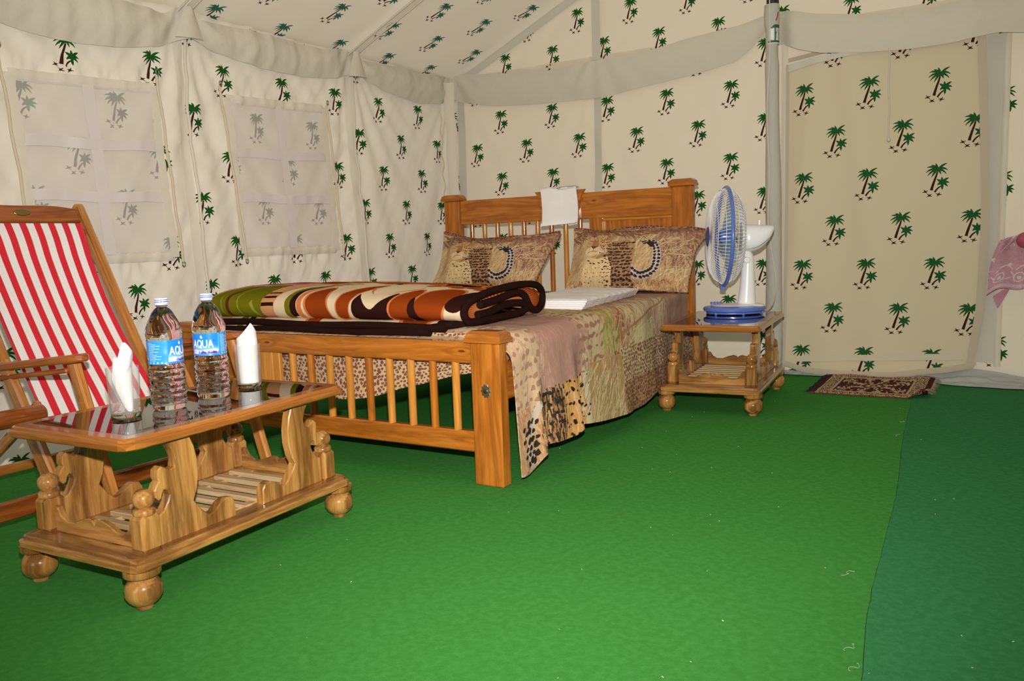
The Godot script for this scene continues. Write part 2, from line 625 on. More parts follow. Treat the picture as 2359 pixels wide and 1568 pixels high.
func make_materials() -> void:
	var canvas := hexc("d9cfbb")
	var leaf := hexc("1c4f1b")
	var leaf2 := hexc("1b4c1e")
	var trunk := hexc("3d2216")
	var wrinkle := noise_tex(21, 0.012, true, 6.0, 512, 5)
	var weave := noise_tex(22, 0.25, true, 2.0, 256, 2)
	for k in [["wall", Vector2(0.426, 0.45), Vector2(0.112, 0.172), canvas, leaf, leaf2], ["pale", Vector2(0.426, 0.45), Vector2(0.112, 0.172), hexc("dbd3c5"), leaf, leaf2], ["door", Vector2(0.36, 0.52), Vector2(0.122, 0.186), hexc("d2c6a9"), hexc("24562a"), hexc("22552c")], ["roof", Vector2(0.47, 0.524), Vector2(0.118, 0.185), canvas, hexc("2c5a4c"), hexc("2d5c50")]]:
		var m := mat(Color.WHITE, 0.9, palm_print(k[1], k[2], k[3], k[4], k[5], trunk))
		m.metallic_specular = 0.2
		m.backlight_enabled = true
		m.backlight = Color(0.5, 0.5, 0.5)
		M["canvas_" + k[0]] = m
	var cream := mat(hexc("d2cbbc"), 0.9)
	cream.metallic_specular = 0.2
	cream.normal_enabled = true
	cream.normal_texture = wrinkle
	cream.normal_scale = 0.5
	cream.uv1_triplanar = true
	cream.uv1_world_triplanar = true
	cream.uv1_scale = Vector3(1.6, 1.6, 1.6)
	cream.backlight_enabled = true
	cream.backlight = Color(0.5, 0.5, 0.5)
	M.cream = cream
	var plain := mat(hexc("d9d1c2"), 0.9)
	plain.metallic_specular = 0.2
	plain.backlight_enabled = true
	plain.backlight = Color(0.5, 0.5, 0.5)
	M.plain = plain
	M.grey_tape = cloth_mat(hexc("c4bfb2"), null, 0.9, null, 1.0, Vector3.ONE)
	M.lilac_tape = cloth_mat(hexc("d3cac6"), null, 0.9, null, 1.0, Vector3.ONE)
	M.hem = cloth_mat(hexc("b6ab95"), null, 0.9, null, 1.0, Vector3.ONE)
	M.sleeve = cloth_mat(hexc("b4b2a8"), null, 0.9, wrinkle, 0.6, Vector3(1, 1, 1))
	M.gauze = cloth_mat(Color(hexc("e3dbd6"), 0.42), null, 0.9, null, 1.0, Vector3.ONE)
	M.gauze.transparency = BaseMaterial3D.TRANSPARENCY_ALPHA
	M.rope = cloth_mat(hexc("c9bda2"), null, 0.9, null, 1.0, Vector3.ONE)
	M.plastic_sheet = mat(hexc("a9adac"), 0.45)
	M.plastic_sheet.normal_enabled = true
	M.plastic_sheet.normal_texture = wrinkle
	M.plastic_sheet.uv1_triplanar = true
	M.plastic_sheet.uv1_scale = Vector3(3, 3, 3)
	# carpet felt
	var felt := noise_tex(31, 0.35, true, 3.0, 1024, 3)
	var blot := NoiseTexture2D.new()
	var bn := FastNoiseLite.new()
	bn.seed = 8
	bn.frequency = 0.03
	bn.fractal_octaves = 6
	bn.fractal_gain = 0.62
	blot.noise = bn
	blot.width = 1024
	blot.height = 1024
	blot.seamless = true
	for k in [["felt_green", "3d8038", "458a40"], ["felt_sea", "357648", "3d8051"]]:
		var t: NoiseTexture2D = blot.duplicate()
		var ramp := Gradient.new()
		ramp.set_color(0, hexc(k[1]))
		ramp.set_color(1, hexc(k[2]))
		ramp.set_offset(0, 0.25)
		ramp.set_offset(1, 0.75)
		t.color_ramp = ramp
		var m := mat(Color.WHITE, 0.95, t)
		m.metallic_specular = 0.05
		m.normal_enabled = true
		m.normal_texture = felt
		m.normal_scale = 0.35
		m.uv1_scale = Vector3(1.1, 1.1, 1.1)
		M[k[0]] = m
	# woods
	M.pine = wood_mat(wood_tex(hexc("a45f1e"), hexc("6e370d"), hexc("b87229"), 3, 3.0, 0.75, 2), 0.32, 0.5)
	M.pine_pale = wood_mat(wood_tex(hexc("b8772e"), hexc("86501a"), hexc("c98b40"), 4, 3.0, 0.5, 0), 0.36, 0.2)
	M.teak = wood_mat(wood_tex(hexc("9a6831"), hexc("482610"), hexc("b6884c"), 5, 2.0, 1.05, 1), 0.28, 0.7)
	M.teak_edge = wood_mat(wood_tex(hexc("93561f"), hexc("5e300e"), hexc("a96c2e"), 6, 2.0, 0.7, 0), 0.25, 0.7)
	M.redwood = wood_mat(wood_tex(hexc("864219"), hexc("52240d"), hexc("9d5a26"), 7, 3.0, 0.7, 0), 0.28, 0.7)
	M.redwood_pale = wood_mat(wood_tex(hexc("a8692c"), hexc("6e3c14"), hexc("bd8142"), 9, 3.0, 0.7, 1), 0.28, 0.7)
	M.dusty = wood_mat(wood_tex(hexc("b59468"), hexc("8a6238"), hexc("c9ae88"), 10, 2.0, 0.5, 0), 0.6, 0.0)
	M.tuck = cloth_mat(hexc("c6bca6"), null, 0.9, null, 1.0, Vector3.ONE)
	M.ticking = cloth_mat(hexc("a0796a"), null, 0.9, null, 1.0, Vector3.ONE)
	M.tea_glass = mat(hexc("15090a"), 0.015)
	M.tea_glass.metallic_specular = 0.75
	M.brass = mat(hexc("8a7a4a"), 0.35)
	M.brass.metallic = 1.0
	M.steel = mat(hexc("9c9a90"), 0.4)
	M.steel.metallic = 1.0
	M.white_plastic = mat(hexc("e6e6e6"), 0.25)
	M.blue_plastic = mat(hexc("566fbc"), 0.25)
	M.navy_plastic = mat(hexc("2f4280"), 0.3)
	M.white_cord = mat(hexc("cfc9b4"), 0.5)
	M.black = mat(hexc("191817"), 0.5)
	M.thread = mat(hexc("b9c2a6"), 0.9)
	M.red_cord = mat(hexc("8e1d24"), 0.8)
	# blades: see-through blue plastic
	M.blade = mat(Color(hexc("7fb0d8"), 0.45), 0.1)
	M.blade.transparency = BaseMaterial3D.TRANSPARENCY_ALPHA
	# glass and water
	M.glass = mat(Color(0.93, 0.95, 0.93, 0.06), 0.02)
	M.glass.transparency = BaseMaterial3D.TRANSPARENCY_ALPHA
	M.glass_base = mat(Color(0.80, 0.86, 0.78, 0.0), 0.02)
	M.glass_base.refraction_enabled = true
	M.glass_base.refraction_scale = 0.05
	M.water = mat(Color(0.97, 0.98, 0.99, 0.0), 0.02)
	M.water.refraction_enabled = true
	M.water.refraction_scale = 0.036
	# paper napkin, towel, linen
	var terry := noise_tex(41, 0.35, true, 10.0, 256, 2)
	M.napkin = cloth_mat(hexc("dad8d6"), null, 0.9, wrinkle, 0.4, Vector3(2, 2, 2))
	M.towel = cloth_mat(hexc("eceae6"), null, 0.95, terry, 0.25, Vector3(4, 4, 4))
	M.linen = cloth_mat(hexc("ebe7e8"), null, 0.9, wrinkle, 0.15, Vector3(1, 1, 1))
	M.stripes = cloth_mat(Color.WHITE, stripe_print(), 0.85, weave, 0.5, Vector3.ONE)
	M.spread = cloth_mat(Color.WHITE, bedspread_print(), 0.85, wrinkle, 0.35, Vector3.ONE)
	M.net = cloth_mat(Color.WHITE, net_print(hexc("bfa27a"), hexc("75493f")), 0.85, null, 1.0, Vector3.ONE)
	M.net_dark = cloth_mat(Color.WHITE, net_print(hexc("936c54"), hexc("5c392f")), 0.85, null, 1.0, Vector3.ONE)
	M.pillow = cloth_mat(Color.WHITE, pillow_print(), 0.85, wrinkle, 0.3, Vector3.ONE)
	M.blanket = cloth_mat(Color.WHITE, blanket_print(), 1.0, null, 1.0, Vector3.ONE)
	M.blanket.metallic_specular = 0.05
	M.fleece = cloth_mat(hexc("2b1914"), null, 0.95, terry, 0.8, Vector3(4, 4, 4))
	M.fleece.metallic_specular = 0.08
	M.mat_print = cloth_mat(Color.WHITE, mat_print(), 0.95, null, 1.0, Vector3.ONE)
	M.mat_fringe = cloth_mat(hexc("a5434f"), null, 0.95, null, 1.0, Vector3.ONE)
	M.mat_tassel = cloth_mat(hexc("8d8468"), null, 0.95, null, 1.0, Vector3.ONE)
	M.mat_tassel_dark = cloth_mat(hexc("2a2430"), null, 0.95, null, 1.0, Vector3.ONE)
	M.pink = cloth_mat(Color.WHITE, pink_print(), 0.9, terry, 0.8, Vector3.ONE)
	M.pink_plain = cloth_mat(hexc("d294a6"), null, 0.9, terry, 0.6, Vector3(3, 3, 3))
	M.red_plastic = mat(hexc("a84a5a"), 0.35)
	M.label = mat(Color.WHITE, 0.25, label_print())
	M.cap = mat(Color.WHITE, 0.3, cap_print())
	M.emblem = mat(Color.WHITE, 0.35, emblem_print())
	M.emblem.metallic = 0.6
	M.band = mat(Color.WHITE, 0.6, band_print())

# ---------------------------------------------------------------- prints
func stripe_print() -> ImageTexture:
	# u 0..1 = one red and one white stripe with an orange thread at the red edge
	var p := Pt.new(128, 8, hexc("dcd5d4"))
	p.im.fill_rect(Rect2i(0, 0, 58, 8), hexc("c62a36"))
	p.im.fill_rect(Rect2i(58, 0, 3, 8), hexc("d08a4a"))
	p.im.fill_rect(Rect2i(125, 0, 3, 8), hexc("e3c3b0"))
	return p.tex()

func grass(p: Pt, x0: float, y0: float, x1: float, y1: float, n: int, len: float, ang: float, spread: float, cols: Array, w: float) -> void:
	for k in n:
		var a := Vector2(p.rr.randf_range(x0, x1), p.rr.randf_range(y0, y1))
		var t := ang + p.rr.randf_range(-spread, spread)
		var l := len * p.rr.randf_range(0.5, 1.2)
		var b := a + Vector2(cos(t), sin(t)) * l
		var mid := (a + b) * 0.5 + Vector2(p.rr.randf_range(-1, 1), p.rr.randf_range(-1, 1)) * l * 0.16
		p.line(bez(a, mid, b, 5), w * p.rr.randf_range(0.6, 1.3), w * 0.3, cols[p.rr.randi() % cols.size()])

func spots(p: Pt, x0: float, y0: float, x1: float, y1: float, step: float, r0: float, r1: float, rot: float, asp: float, c: Color, keep := 0.9) -> void:
	var row := 0
	var y := y0
	while y < y1:
		var x := x0 + (step * 0.5 if row % 2 else 0.0)
		while x < x1:
			if p.rr.randf() < keep:
				var r := p.rr.randf_range(r0, r1)
				p.blob(x + p.rr.randf_range(-0.25, 0.25) * step, y + p.rr.randf_range(-0.25, 0.25) * step, r, r * asp, rot + p.rr.randf_range(-0.4, 0.4), c, 0.3, 8)
			x += step
		y += step * maxf(0.8, asp * 0.9)
		row += 1

func net(p: Pt, x0: float, y0: float, x1: float, y1: float, step: float, ground: Color, c: Color) -> void:
	p.poly(PackedVector2Array([Vector2(x0, y0), Vector2(x1, y0), Vector2(x1, y1), Vector2(x0, y1)]), ground)
	var row := 0
	var y := y0 + step * 0.5
	while y < y1:
		var x := x0 + step * (0.9 if row % 2 else 0.4)
		while x < x1:
			var r := step * p.rr.randf_range(0.30, 0.47)
			p.blob(x + p.rr.randf_range(-0.24, 0.24) * step, y + p.rr.randf_range(-0.24, 0.24) * step, r, r * p.rr.randf_range(0.75, 1.1), p.rr.randf() * 3.0, c, 0.28, 7)
			x += step
		y += step * 0.86
		row += 1

func net_print(ground: Color, c: Color) -> ImageTexture:
	var p := Pt.new(512, 512, ground)
	net(p, 0, 0, 512, 512, 27.0, ground, c)
	return p.tex()

# x = metres from the foot towards the head (2.2 m), y = metres across (2.25 m), the hem of the near side at the bottom
func bedspread_print() -> ImageTexture:
	var k := 640.0
	var w := int(2.2 * k)
	var h := int(2.25 * k)
	var mauve := hexc("a98273")
	var cream := hexc("c4a684")
	var brown := hexc("8d6456")
	var p := Pt.new(w, h, hexc("b08d76"))
	var top := 1.7 * k      # the row where the side begins to hang
	var rct := func(x0: float, y0: float, x1: float, y1: float, c: Color) -> void:
		p.poly(PackedVector2Array([Vector2(x0 * k, top + y0 * k), Vector2(x1 * k, top + y0 * k), Vector2(x1 * k, top + y1 * k), Vector2(x0 * k, top + y1 * k)]), c)
	# the foot end: cream with mauve rosettes, softened by hair strokes
	rct.call(0.0, -1.7, 0.45, 0.36, cream)
	grass(p, 0, 0, 0.4 * k, top + 0.36 * k, 500, 40, 1.4, 0.4, [hexc("cdb18c"), hexc("bb9c7e"), hexc("b39079")], 8)
	spots(p, 0, 0, 0.36 * k, top + 0.36 * k, 22, 4, 8.5, 1.4, 1.4, hexc("a17a6a"), 0.82)
	spots(p, 4, 4, 0.36 * k, top + 0.36 * k, 25, 2, 5, 1.4, 1.3, hexc("b8977f"), 0.5)
	# the mauve flank
	rct.call(0.24, -1.7, 0.62, 0.30, mauve)
	spots(p, 0.20 * k, 0, 0.30 * k, top + 0.3 * k, 22, 5, 10, 1.4, 1.6, hexc("a78072"), 0.8)
	grass(p, 0.21 * k, 0, 0.30 * k, top + 0.3 * k, 420, 34, 1.5, 0.2, [mauve, hexc("b78f7c"), hexc("ba9a82")], 7)
	grass(p, 0.28 * k, 0, 0.6 * k, top + 0.28 * k, 520, 60, 1.5, 0.25, [hexc("a47c6e"), hexc("ad877a"), hexc("a78073"), hexc("b08b7c")], 5)
	# a strip of dark spots on cream beside it
	rct.call(0.62, -1.7, 0.80, 0.30, hexc("beaa84"))
	grass(p, 0.58 * k, 0, 0.68 * k, top + 0.28 * k, 420, 36, 1.4, 0.25, [mauve, hexc("beaa84"), hexc("b29078")], 7)
	grass(p, 0.74 * k, 0, 0.82 * k, top + 0.28 * k, 200, 36, 1.7, 0.3, [hexc("b6986f"), hexc("beaa84"), hexc("a7836a")], 7)
	spots(p, 0.57 * k, 0, 0.80 * k, top + 0.30 * k, 18, 4, 7, 1.3, 1.9, hexc("98705f"), 0.8)
	# olive leaves and brown bracken
	rct.call(0.80, -0.9, 1.30, 0.30, hexc("b28f6c"))
	grass(p, 0.80 * k, top - 0.8 * k, 1.3 * k, top + 0.3 * k, 420, 70, 1.9, 0.8, [hexc("b9a06e"), hexc("a87f5c"), hexc("c4b183"), hexc("9e7257")], 5)
	for i in 70:
		p.blob(p.rr.randf_range(0.80, 0.98) * k, top + p.rr.randf_range(-0.25, 0.22) * k, p.rr.randf_range(10, 26), p.rr.randf_range(6, 14), p.rr.randf() * 3.0, [hexc("9d9a52"), hexc("aba663"), hexc("8f8c4c")][i % 3], 0.4)
	for i in 80:
		p.blob(p.rr.randf_range(0.92, 1.28) * k, top + p.rr.randf_range(-0.2, 0.3) * k, p.rr.randf_range(14, 34), p.rr.randf_range(5, 13), p.rr.randf() * 3.0, [hexc("9b6a4c"), hexc("ab7c5a"), hexc("8a5c46")][i % 3], 0.35)
	grass(p, 0.85 * k, top - 0.3 * k, 1.3 * k, top + 0.28 * k, 90, 110, 1.9, 0.7, [hexc("c9b98c"), hexc("bea87a")], 4)
	# dry grass over mauve
	rct.call(1.30, -0.9, 2.2, 0.26, hexc("a48270"))
	grass(p, 1.25 * k, top - 0.6 * k, 2.2 * k, top + 0.24 * k, 260, 90, 2.0, 0.5, [hexc("a3826f"), hexc("b09482"), hexc("9c7b6d")], 8)
	grass(p, 1.12 * k, top - 0.12 * k, 1.75 * k, top + 0.1 * k, 130, 200, 1.9, 0.55, [hexc("c2b18c"), hexc("b9a582"), hexc("cbbd98")], 4.5)
	grass(p, 1.2 * k, top + 0.12 * k, 1.5 * k, top + 0.22 * k, 120, 90, 2.4, 0.6, [hexc("c9bc92"), hexc("d0c49c")], 6)
	p.line([Vector2(1.0 * k, top + 0.16 * k), Vector2(1.3 * k, top + 0.1 * k), Vector2(1.6 * k, top + 0.06 * k), Vector2(1.85 * k, top - 0.02 * k), Vector2(2.0 * k, top - 0.12 * k)], 9, 4, hexc("a5795c"))
	net(p, 1.98 * k, top - 0.20 * k, 2.2 * k, top + 0.02 * k, 17, hexc("c2a37c"), hexc("7d5145"))
	# top of the bed, mostly under blanket and pillows
	grass(p, 0.8 * k, 0, 2.2 * k, top - 0.6 * k, 500, 90, 1.7, 0.9, [hexc("a98468"), hexc("bb9f7a"), hexc("937060"), hexc("c4af86")], 8)
	# the lower band: leopard body, grass, then fine net
	rct.call(0.0, 0.34, 0.30, 0.56, hexc("bb9572"))
	grass(p, 0, top + 0.30 * k, 0.22 * k, top + 0.52 * k, 160, 60, 1.2, 0.3, [hexc("b48562"), hexc("c7a27c"), hexc("ab8266")], 5)
	p.line(bez(Vector2(0.2 * k, top + 0.30 * k), Vector2(0.06 * k, top + 0.42 * k), Vector2(0.12 * k, top + 0.55 * k), 8), 18, 34, hexc("c2b0a0"))
	spots(p, 0.07 * k, top + 0.38 * k, 0.15 * k, top + 0.55 * k, 17, 5, 8, 0.8, 1.2, hexc("33271f"), 0.9)
	rct.call(0.22, 0.29, 0.42, 0.56, hexc("9a7048"))
	grass(p, 0.17 * k, top + 0.27 * k, 0.40 * k, top + 0.53 * k, 420, 26, 1.5, 0.22, [hexc("2e2621"), hexc("4a3a2e"), hexc("3a2f28"), hexc("a87a4e"), hexc("84603f"), hexc("b98f62")], 6)
	spots(p, 0.19 * k, top + 0.3 * k, 0.38 * k, top + 0.54 * k, 15, 3, 5, 1.4, 1.9, hexc("2f2722"), 0.6)
	rct.call(0.38, 0.27, 0.64, 0.56, hexc("c08c55"))
	rct.call(0.57, 0.27, 0.64, 0.56, hexc("c4b59c"))
	grass(p, 0.36 * k, top + 0.27 * k, 0.6 * k, top + 0.53 * k, 240, 34, 1.5, 0.2, [hexc("cd9d64"), hexc("b98049"), hexc("c9a878"), hexc("c79458")], 7)
	spots(p, 0.38 * k, top + 0.28 * k, 0.64 * k, top + 0.54 * k, 17, 2, 4.5, 1.4, 1.8, hexc("35291f"), 0.75)
	for q in [[0.44, 0.31], [0.5, 0.34], [0.47, 0.37], [0.58, 0.32], [0.53, 0.42], [0.43, 0.44]]:
		p.blob(q[0] * k, top + q[1] * k, 8, 6, 0.4, hexc("2a201b"), 0.3)
	rct.call(0.64, 0.24, 0.97, 0.56, hexc("b18a5f"))
	grass(p, 0.64 * k, top + 0.24 * k, 0.97 * k, top + 0.56 * k, 260, 80, 2.1, 0.5, [hexc("bfae86"), hexc("b7a07a"), hexc("a07a58"), hexc("c8b994"), hexc("96875a")], 5)
	net(p, 0.97 * k, top + 0.22 * k, 2.2 * k, top + 0.40 * k, 12.5, hexc("c9b48e"), hexc("7a5146"))
	net(p, 0.97 * k, top + 0.38 * k, 2.2 * k, top + 0.56 * k, 12.5, hexc("b08c68"), hexc("774c3f"))
	return p.tex()

func leopard_tail(p: Pt, pts: Array, w0: float, w1: float) -> void:
	p.line(pts, w0 * 1.15, w1 * 1.15, hexc("b4aaa2"))
	for k in range(1, pts.size()):
		var a: Vector2 = pts[k]
		var d: Vector2 = (pts[k] - pts[k - 1]).normalized()
		var w := lerpf(w0, w1, float(k) / pts.size())
		for s in [-0.28, 0.28]:
			var c: Vector2 = a + Vector2(-d.y, d.x) * w * s + d * p.rr.randf_range(-4, 4)
			p.blob(c.x, c.y, w * 0.26, w * 0.19, d.angle() + 0.3, hexc("33251f"), 0.3)

func pillow_print() -> ImageTexture:
	var w := 1120
	var h := 760
	var p := Pt.new(w, h, hexc("b08f68"))
	var straw := [hexc("b89c72"), hexc("c4aa7e"), hexc("a58560"), hexc("cdb68c"), hexc("977456")]
	grass(p, 0, 0, w, h, 700, 170, 1.9, 0.5, straw, 10)
	# umber scrub along the top and the right
	grass(p, 0, 0, w, h * 0.2, 330, 120, 0.4, 0.8, [hexc("7c5444"), hexc("8d6550"), hexc("714b3e"), hexc("a07c5c")], 16)
	grass(p, w * 0.72, 0, w, h * 0.6, 230, 130, 1.2, 0.8, [hexc("835b4a"), hexc("95705a"), hexc("a9876a")], 16)
	grass(p, w * 0.55, h * 0.15, w, h, 90, 220, 2.3, 0.6, [hexc("c9b082"), hexc("d2bc90")], 5)
	grass(p, 0, h * 0.25, w * 0.3, h, 180, 200, 2.2, 0.25, [hexc("c7ae82"), hexc("b89a70"), hexc("d4bf94")], 6)
	grass(p, 0, h * 0.86, w, h, 240, 50, 1.6, 0.9, [hexc("a8764e"), hexc("8d5a42"), hexc("c19566")], 8)
	var dark := hexc("3b2c25")
	# tail
	leopard_tail(p, smooth([Vector2(560, 500), Vector2(620, 560), Vector2(700, 630), Vector2(780, 620), Vector2(850, 560), Vector2(862, 450), Vector2(850, 340), Vector2(800, 260), Vector2(735, 275)], 3), 78, 52)
	p.blob(800, 290, 34, 26, 0.6, hexc("2f231e"), 0.35)
	# body
	var body := PackedVector2Array([Vector2(380, 300), Vector2(480, 245), Vector2(600, 235), Vector2(665, 300), Vector2(672, 420), Vector2(650, 560), Vector2(640, 760), Vector2(180, 760), Vector2(200, 640), Vector2(260, 480), Vector2(360, 400)])
	p.poly(body, hexc("a07a54"))
	grass(p, 400, 260, 640, 740, 260, 40, 1.5, 0.4, [hexc("8a6444"), hexc("b48c62"), hexc("7a5540")], 9)
	spots(p, 400, 275, 645, 750, 27, 7, 13, 1.2, 1.5, dark, 0.92)
	spots(p, 400, 290, 560, 750, 33, 5, 9, 1.5, 2.0, hexc("54402f"), 0.7)
	# pale chest
	p.poly(PackedVector2Array([Vector2(215, 420), Vector2(330, 460), Vector2(425, 430), Vector2(470, 560), Vector2(440, 760), Vector2(170, 760), Vector2(180, 600)]), hexc("d3b887"))
	grass(p, 190, 470, 420, 720, 130, 46, 1.6, 0.4, [hexc("dcc596"), hexc("c8a874"), hexc("d8c8a0")], 9)
	spots(p, 185, 560, 440, 755, 34, 3, 6, 1.3, 1.4, hexc("6b5038"), 0.75)
	spots(p, 385, 440, 470, 740, 24, 4, 8, 1.4, 1.6, dark, 0.8)
	for q in [[235, 470], [262, 500], [300, 512], [345, 505], [380, 485], [405, 458]]:
		p.blob(q[0], q[1], 15, 7, 0.5, hexc("4a3628"), 0.3)
	# head
	p.blob(315, 270, 112, 132, 0.1, hexc("c49a66"), 0.05, 20)
	p.blob(410, 190, 34, 30, 0.5, hexc("a67c50"), 0.1)
	p.blob(238, 190, 26, 26, 0.0, hexc("c8a06c"), 0.1)
	p.blob(275, 355, 86, 62, 0.0, hexc("d8bd8e"), 0.06, 16)
	grass(p, 330, 240, 420, 380, 60, 34, 0.6, 0.5, [hexc("dcc79c"), hexc("c79f6a"), hexc("5b4433")], 5)
	spots(p, 250, 150, 420, 230, 19, 3, 6, 0.6, 1.0, dark, 0.8)
	spots(p, 345, 240, 430, 400, 21, 4, 7, 0.9, 1.3, dark, 0.75)
	spots(p, 205, 250, 240, 350, 17, 2, 4, 0.9, 1.2, dark, 0.7)
	p.poly(PackedVector2Array([Vector2(262, 215), Vector2(315, 225), Vector2(318, 300), Vector2(280, 318), Vector2(245, 300)]), hexc("9c6b4c"))
	p.poly(PackedVector2Array([Vector2(238, 290), Vector2(310, 300), Vector2(282, 322), Vector2(262, 322)]), hexc("5c3a2f"))
	p.line([Vector2(270, 320), Vector2(268, 352)], 5, 5, hexc("3a261f"))
	p.line(bez(Vector2(208, 372), Vector2(262, 340), Vector2(318, 368), 7), 5, 4, hexc("3a261f"))
	p.line(bez(Vector2(222, 222), Vector2(244, 214), Vector2(262, 236), 6), 7, 4, hexc("2f211b"))
	p.line(bez(Vector2(328, 240), Vector2(355, 212), Vector2(392, 216), 6), 8, 4, hexc("2f211b"))
	p.blob(245, 230, 10, 5, 0.3, hexc("b0945a"), 0.1)
	p.blob(352, 232, 14, 6, -0.3, hexc("b0945a"), 0.1)
	for i in 12:
		p.line([Vector2(320 + i * 4, 345 + i * 3), Vector2(400 + i * 3, 320 + i * 9)], 2, 1, hexc("e2d6bc"))
	return p.tex()

# u = along the roll (1.5 m), v = from the lower front edge up over the top
func blanket_print() -> ImageTexture:
	var w := 1500
	var h := 640
	var cream := hexc("d6bfa0")
	var rust := hexc("8a3a12")
	var orange := hexc("c67646")
	var dark := hexc("2e1712")
	var olive := hexc("6d6a14")
	var p := Pt.new(w, h, rust)
	# back of the roll: big rust petals, orange lines
	for i in 26:
		var x := p.rr.randf_range(300, w)
		var y := p.rr.randf_range(0, 330)
		p.blob(x, y, 110, 60, p.rr.randf_range(-0.3, 0.3), orange, 0.1, 18)
		p.blob(x, y, 96, 49, p.rr.randf_range(-0.3, 0.3), [rust, hexc("9a4416"), dark, hexc("b05a26")][i % 4], 0.1, 18)
	var Y := 600.0    # lower front edge
	var sh := func(pts: Array, c: Color, edge: Variant = null) -> void:
		var q := PackedVector2Array()
		for a: Vector2 in smooth(pts, 6, true):
			q.append(a)
		if edge != null:
			var ctr := Vector2.ZERO
			for a in q:
				ctr += a / q.size()
			var g := PackedVector2Array()
			for a in q:
				g.append(a + (a - ctr).normalized() * 12.0)
			p.poly(g, edge)
		p.poly(q, c)
	var V := func(x: float, y: float) -> Vector2:
		return Vector2(x, y)
	# cream field of the front
	sh.call([V.call(470, 640), V.call(480, 420), V.call(620, 330), V.call(900, 330), V.call(1150, 380), V.call(1500, 330), V.call(1500, 640)], cream)
	# pink end and olive leaf
	p.poly(PackedVector2Array([V.call(0, 0), V.call(440, 0), V.call(430, 330), V.call(90, 380), V.call(70, 640), V.call(0, 640)]), hexc("a83a62"))
	p.poly(PackedVector2Array([V.call(60, 360), V.call(440, 300), V.call(440, 340), V.call(100, 390)]), hexc("c98a8c"))
	sh.call([V.call(40, 420), V.call(90, 330), V.call(300, 300), V.call(300, 250), V.call(20, 260)], hexc("b2456c"))
	sh.call([V.call(48, 640), V.call(52, 470), V.call(110, 390), V.call(380, 370), V.call(430, 500), V.call(420, 640)], hexc("c99f94"))
	sh.call([V.call(70, 640), V.call(78, 480), V.call(130, 400), V.call(360, 380), V.call(400, 500), V.call(390, 640)], olive)
	p.line(bez(V.call(190, 390), V.call(150, 500), V.call(200, 640)), 16, 22, hexc("5a2f1c"))
	p.line(bez(V.call(215, 395), V.call(190, 500), V.call(290, 640)), 6, 6, hexc("98963c"))
	p.line(bez(V.call(100, 430), V.call(120, 540), V.call(170, 640)), 5, 5, hexc("98963c"))
	p.line(bez(V.call(330, 560), V.call(360, 600), V.call(420, 640)), 18, 5, hexc("8f8f3a"))
	# orange panel with fine stripes and dark bars
	sh.call([V.call(390, 380), V.call(560, 330), V.call(500, 470), V.call(470, 640), V.call(410, 640), V.call(400, 500)], hexc("c58c5e"))
	for i in 4:
		p.line(bez(V.call(398 + i * 14, 500), V.call(402 + i * 20, 400), V.call(430 + i * 30, 340)), 4, 4, hexc("dbb084"))
	for i in 3:
		p.line([V.call(404, 515 + i * 28), V.call(480, 515 + i * 28)], 11, 11, dark)
	# olive arc and the cream swooshes with dark edges
	p.line(bez(V.call(740, 330), V.call(520, 350), V.call(585, 640), 12), 10, 46, olive)
	p.line(bez(V.call(760, 345), V.call(560, 380), V.call(610, 610), 12), 6, 40, dark)
	p.line(bez(V.call(790, 365), V.call(590, 400), V.call(650, 620), 12), 10, 30, orange)
	sh.call([V.call(720, 640), V.call(672, 550), V.call(684, 465), V.call(722, 448), V.call(752, 500), V.call(812, 600), V.call(800, 640)], rust, orange)
	sh.call([V.call(862, 610), V.call(862, 490), V.call(900, 410), V.call(958, 380), V.call(938, 460), V.call(916, 600)], rust, orange)
	sh.call([V.call(960, 640), V.call(945, 520), V.call(975, 540), V.call(1050, 580), V.call(1140, 500), V.call(1150, 560), V.call(1120, 640)], dark)
	p.line(bez(V.call(930, 420), V.call(1040, 600), V.call(1190, 420), 12), 14, 14, orange)
	sh.call([V.call(960, 420), V.call(1000, 340), V.call(1180, 330), V.call(1150, 450), V.call(1060, 520), V.call(990, 490)], cream)
	sh.call([V.call(1160, 640), V.call(1150, 540), V.call(1200, 450), V.call(1240, 480), V.call(1245, 560), V.call(1230, 640)], rust, orange)
	sh.call([V.call(1260, 470), V.call(1310, 400), V.call(1385, 410), V.call(1415, 500), V.call(1390, 610), V.call(1310, 620), V.call(1265, 560)], rust, orange)
	sh.call([V.call(1240, 520), V.call(1290, 600), V.call(1310, 640), V.call(1250, 640)], dark)
	sh.call([V.call(1415, 560), V.call(1420, 420), V.call(1480, 400), V.call(1500, 560)], dark)
	# the seam line of petals on top of the front
	for i in 5:
		var x := 1180.0 + i * 60
		p.blob(x, 350 - (i % 2) * 20, 46, 26, -0.3, orange, 0.05, 16)
		p.blob(x, 350 - (i % 2) * 20, 38, 18, -0.3, rust, 0.05, 16)
	return p.tex()

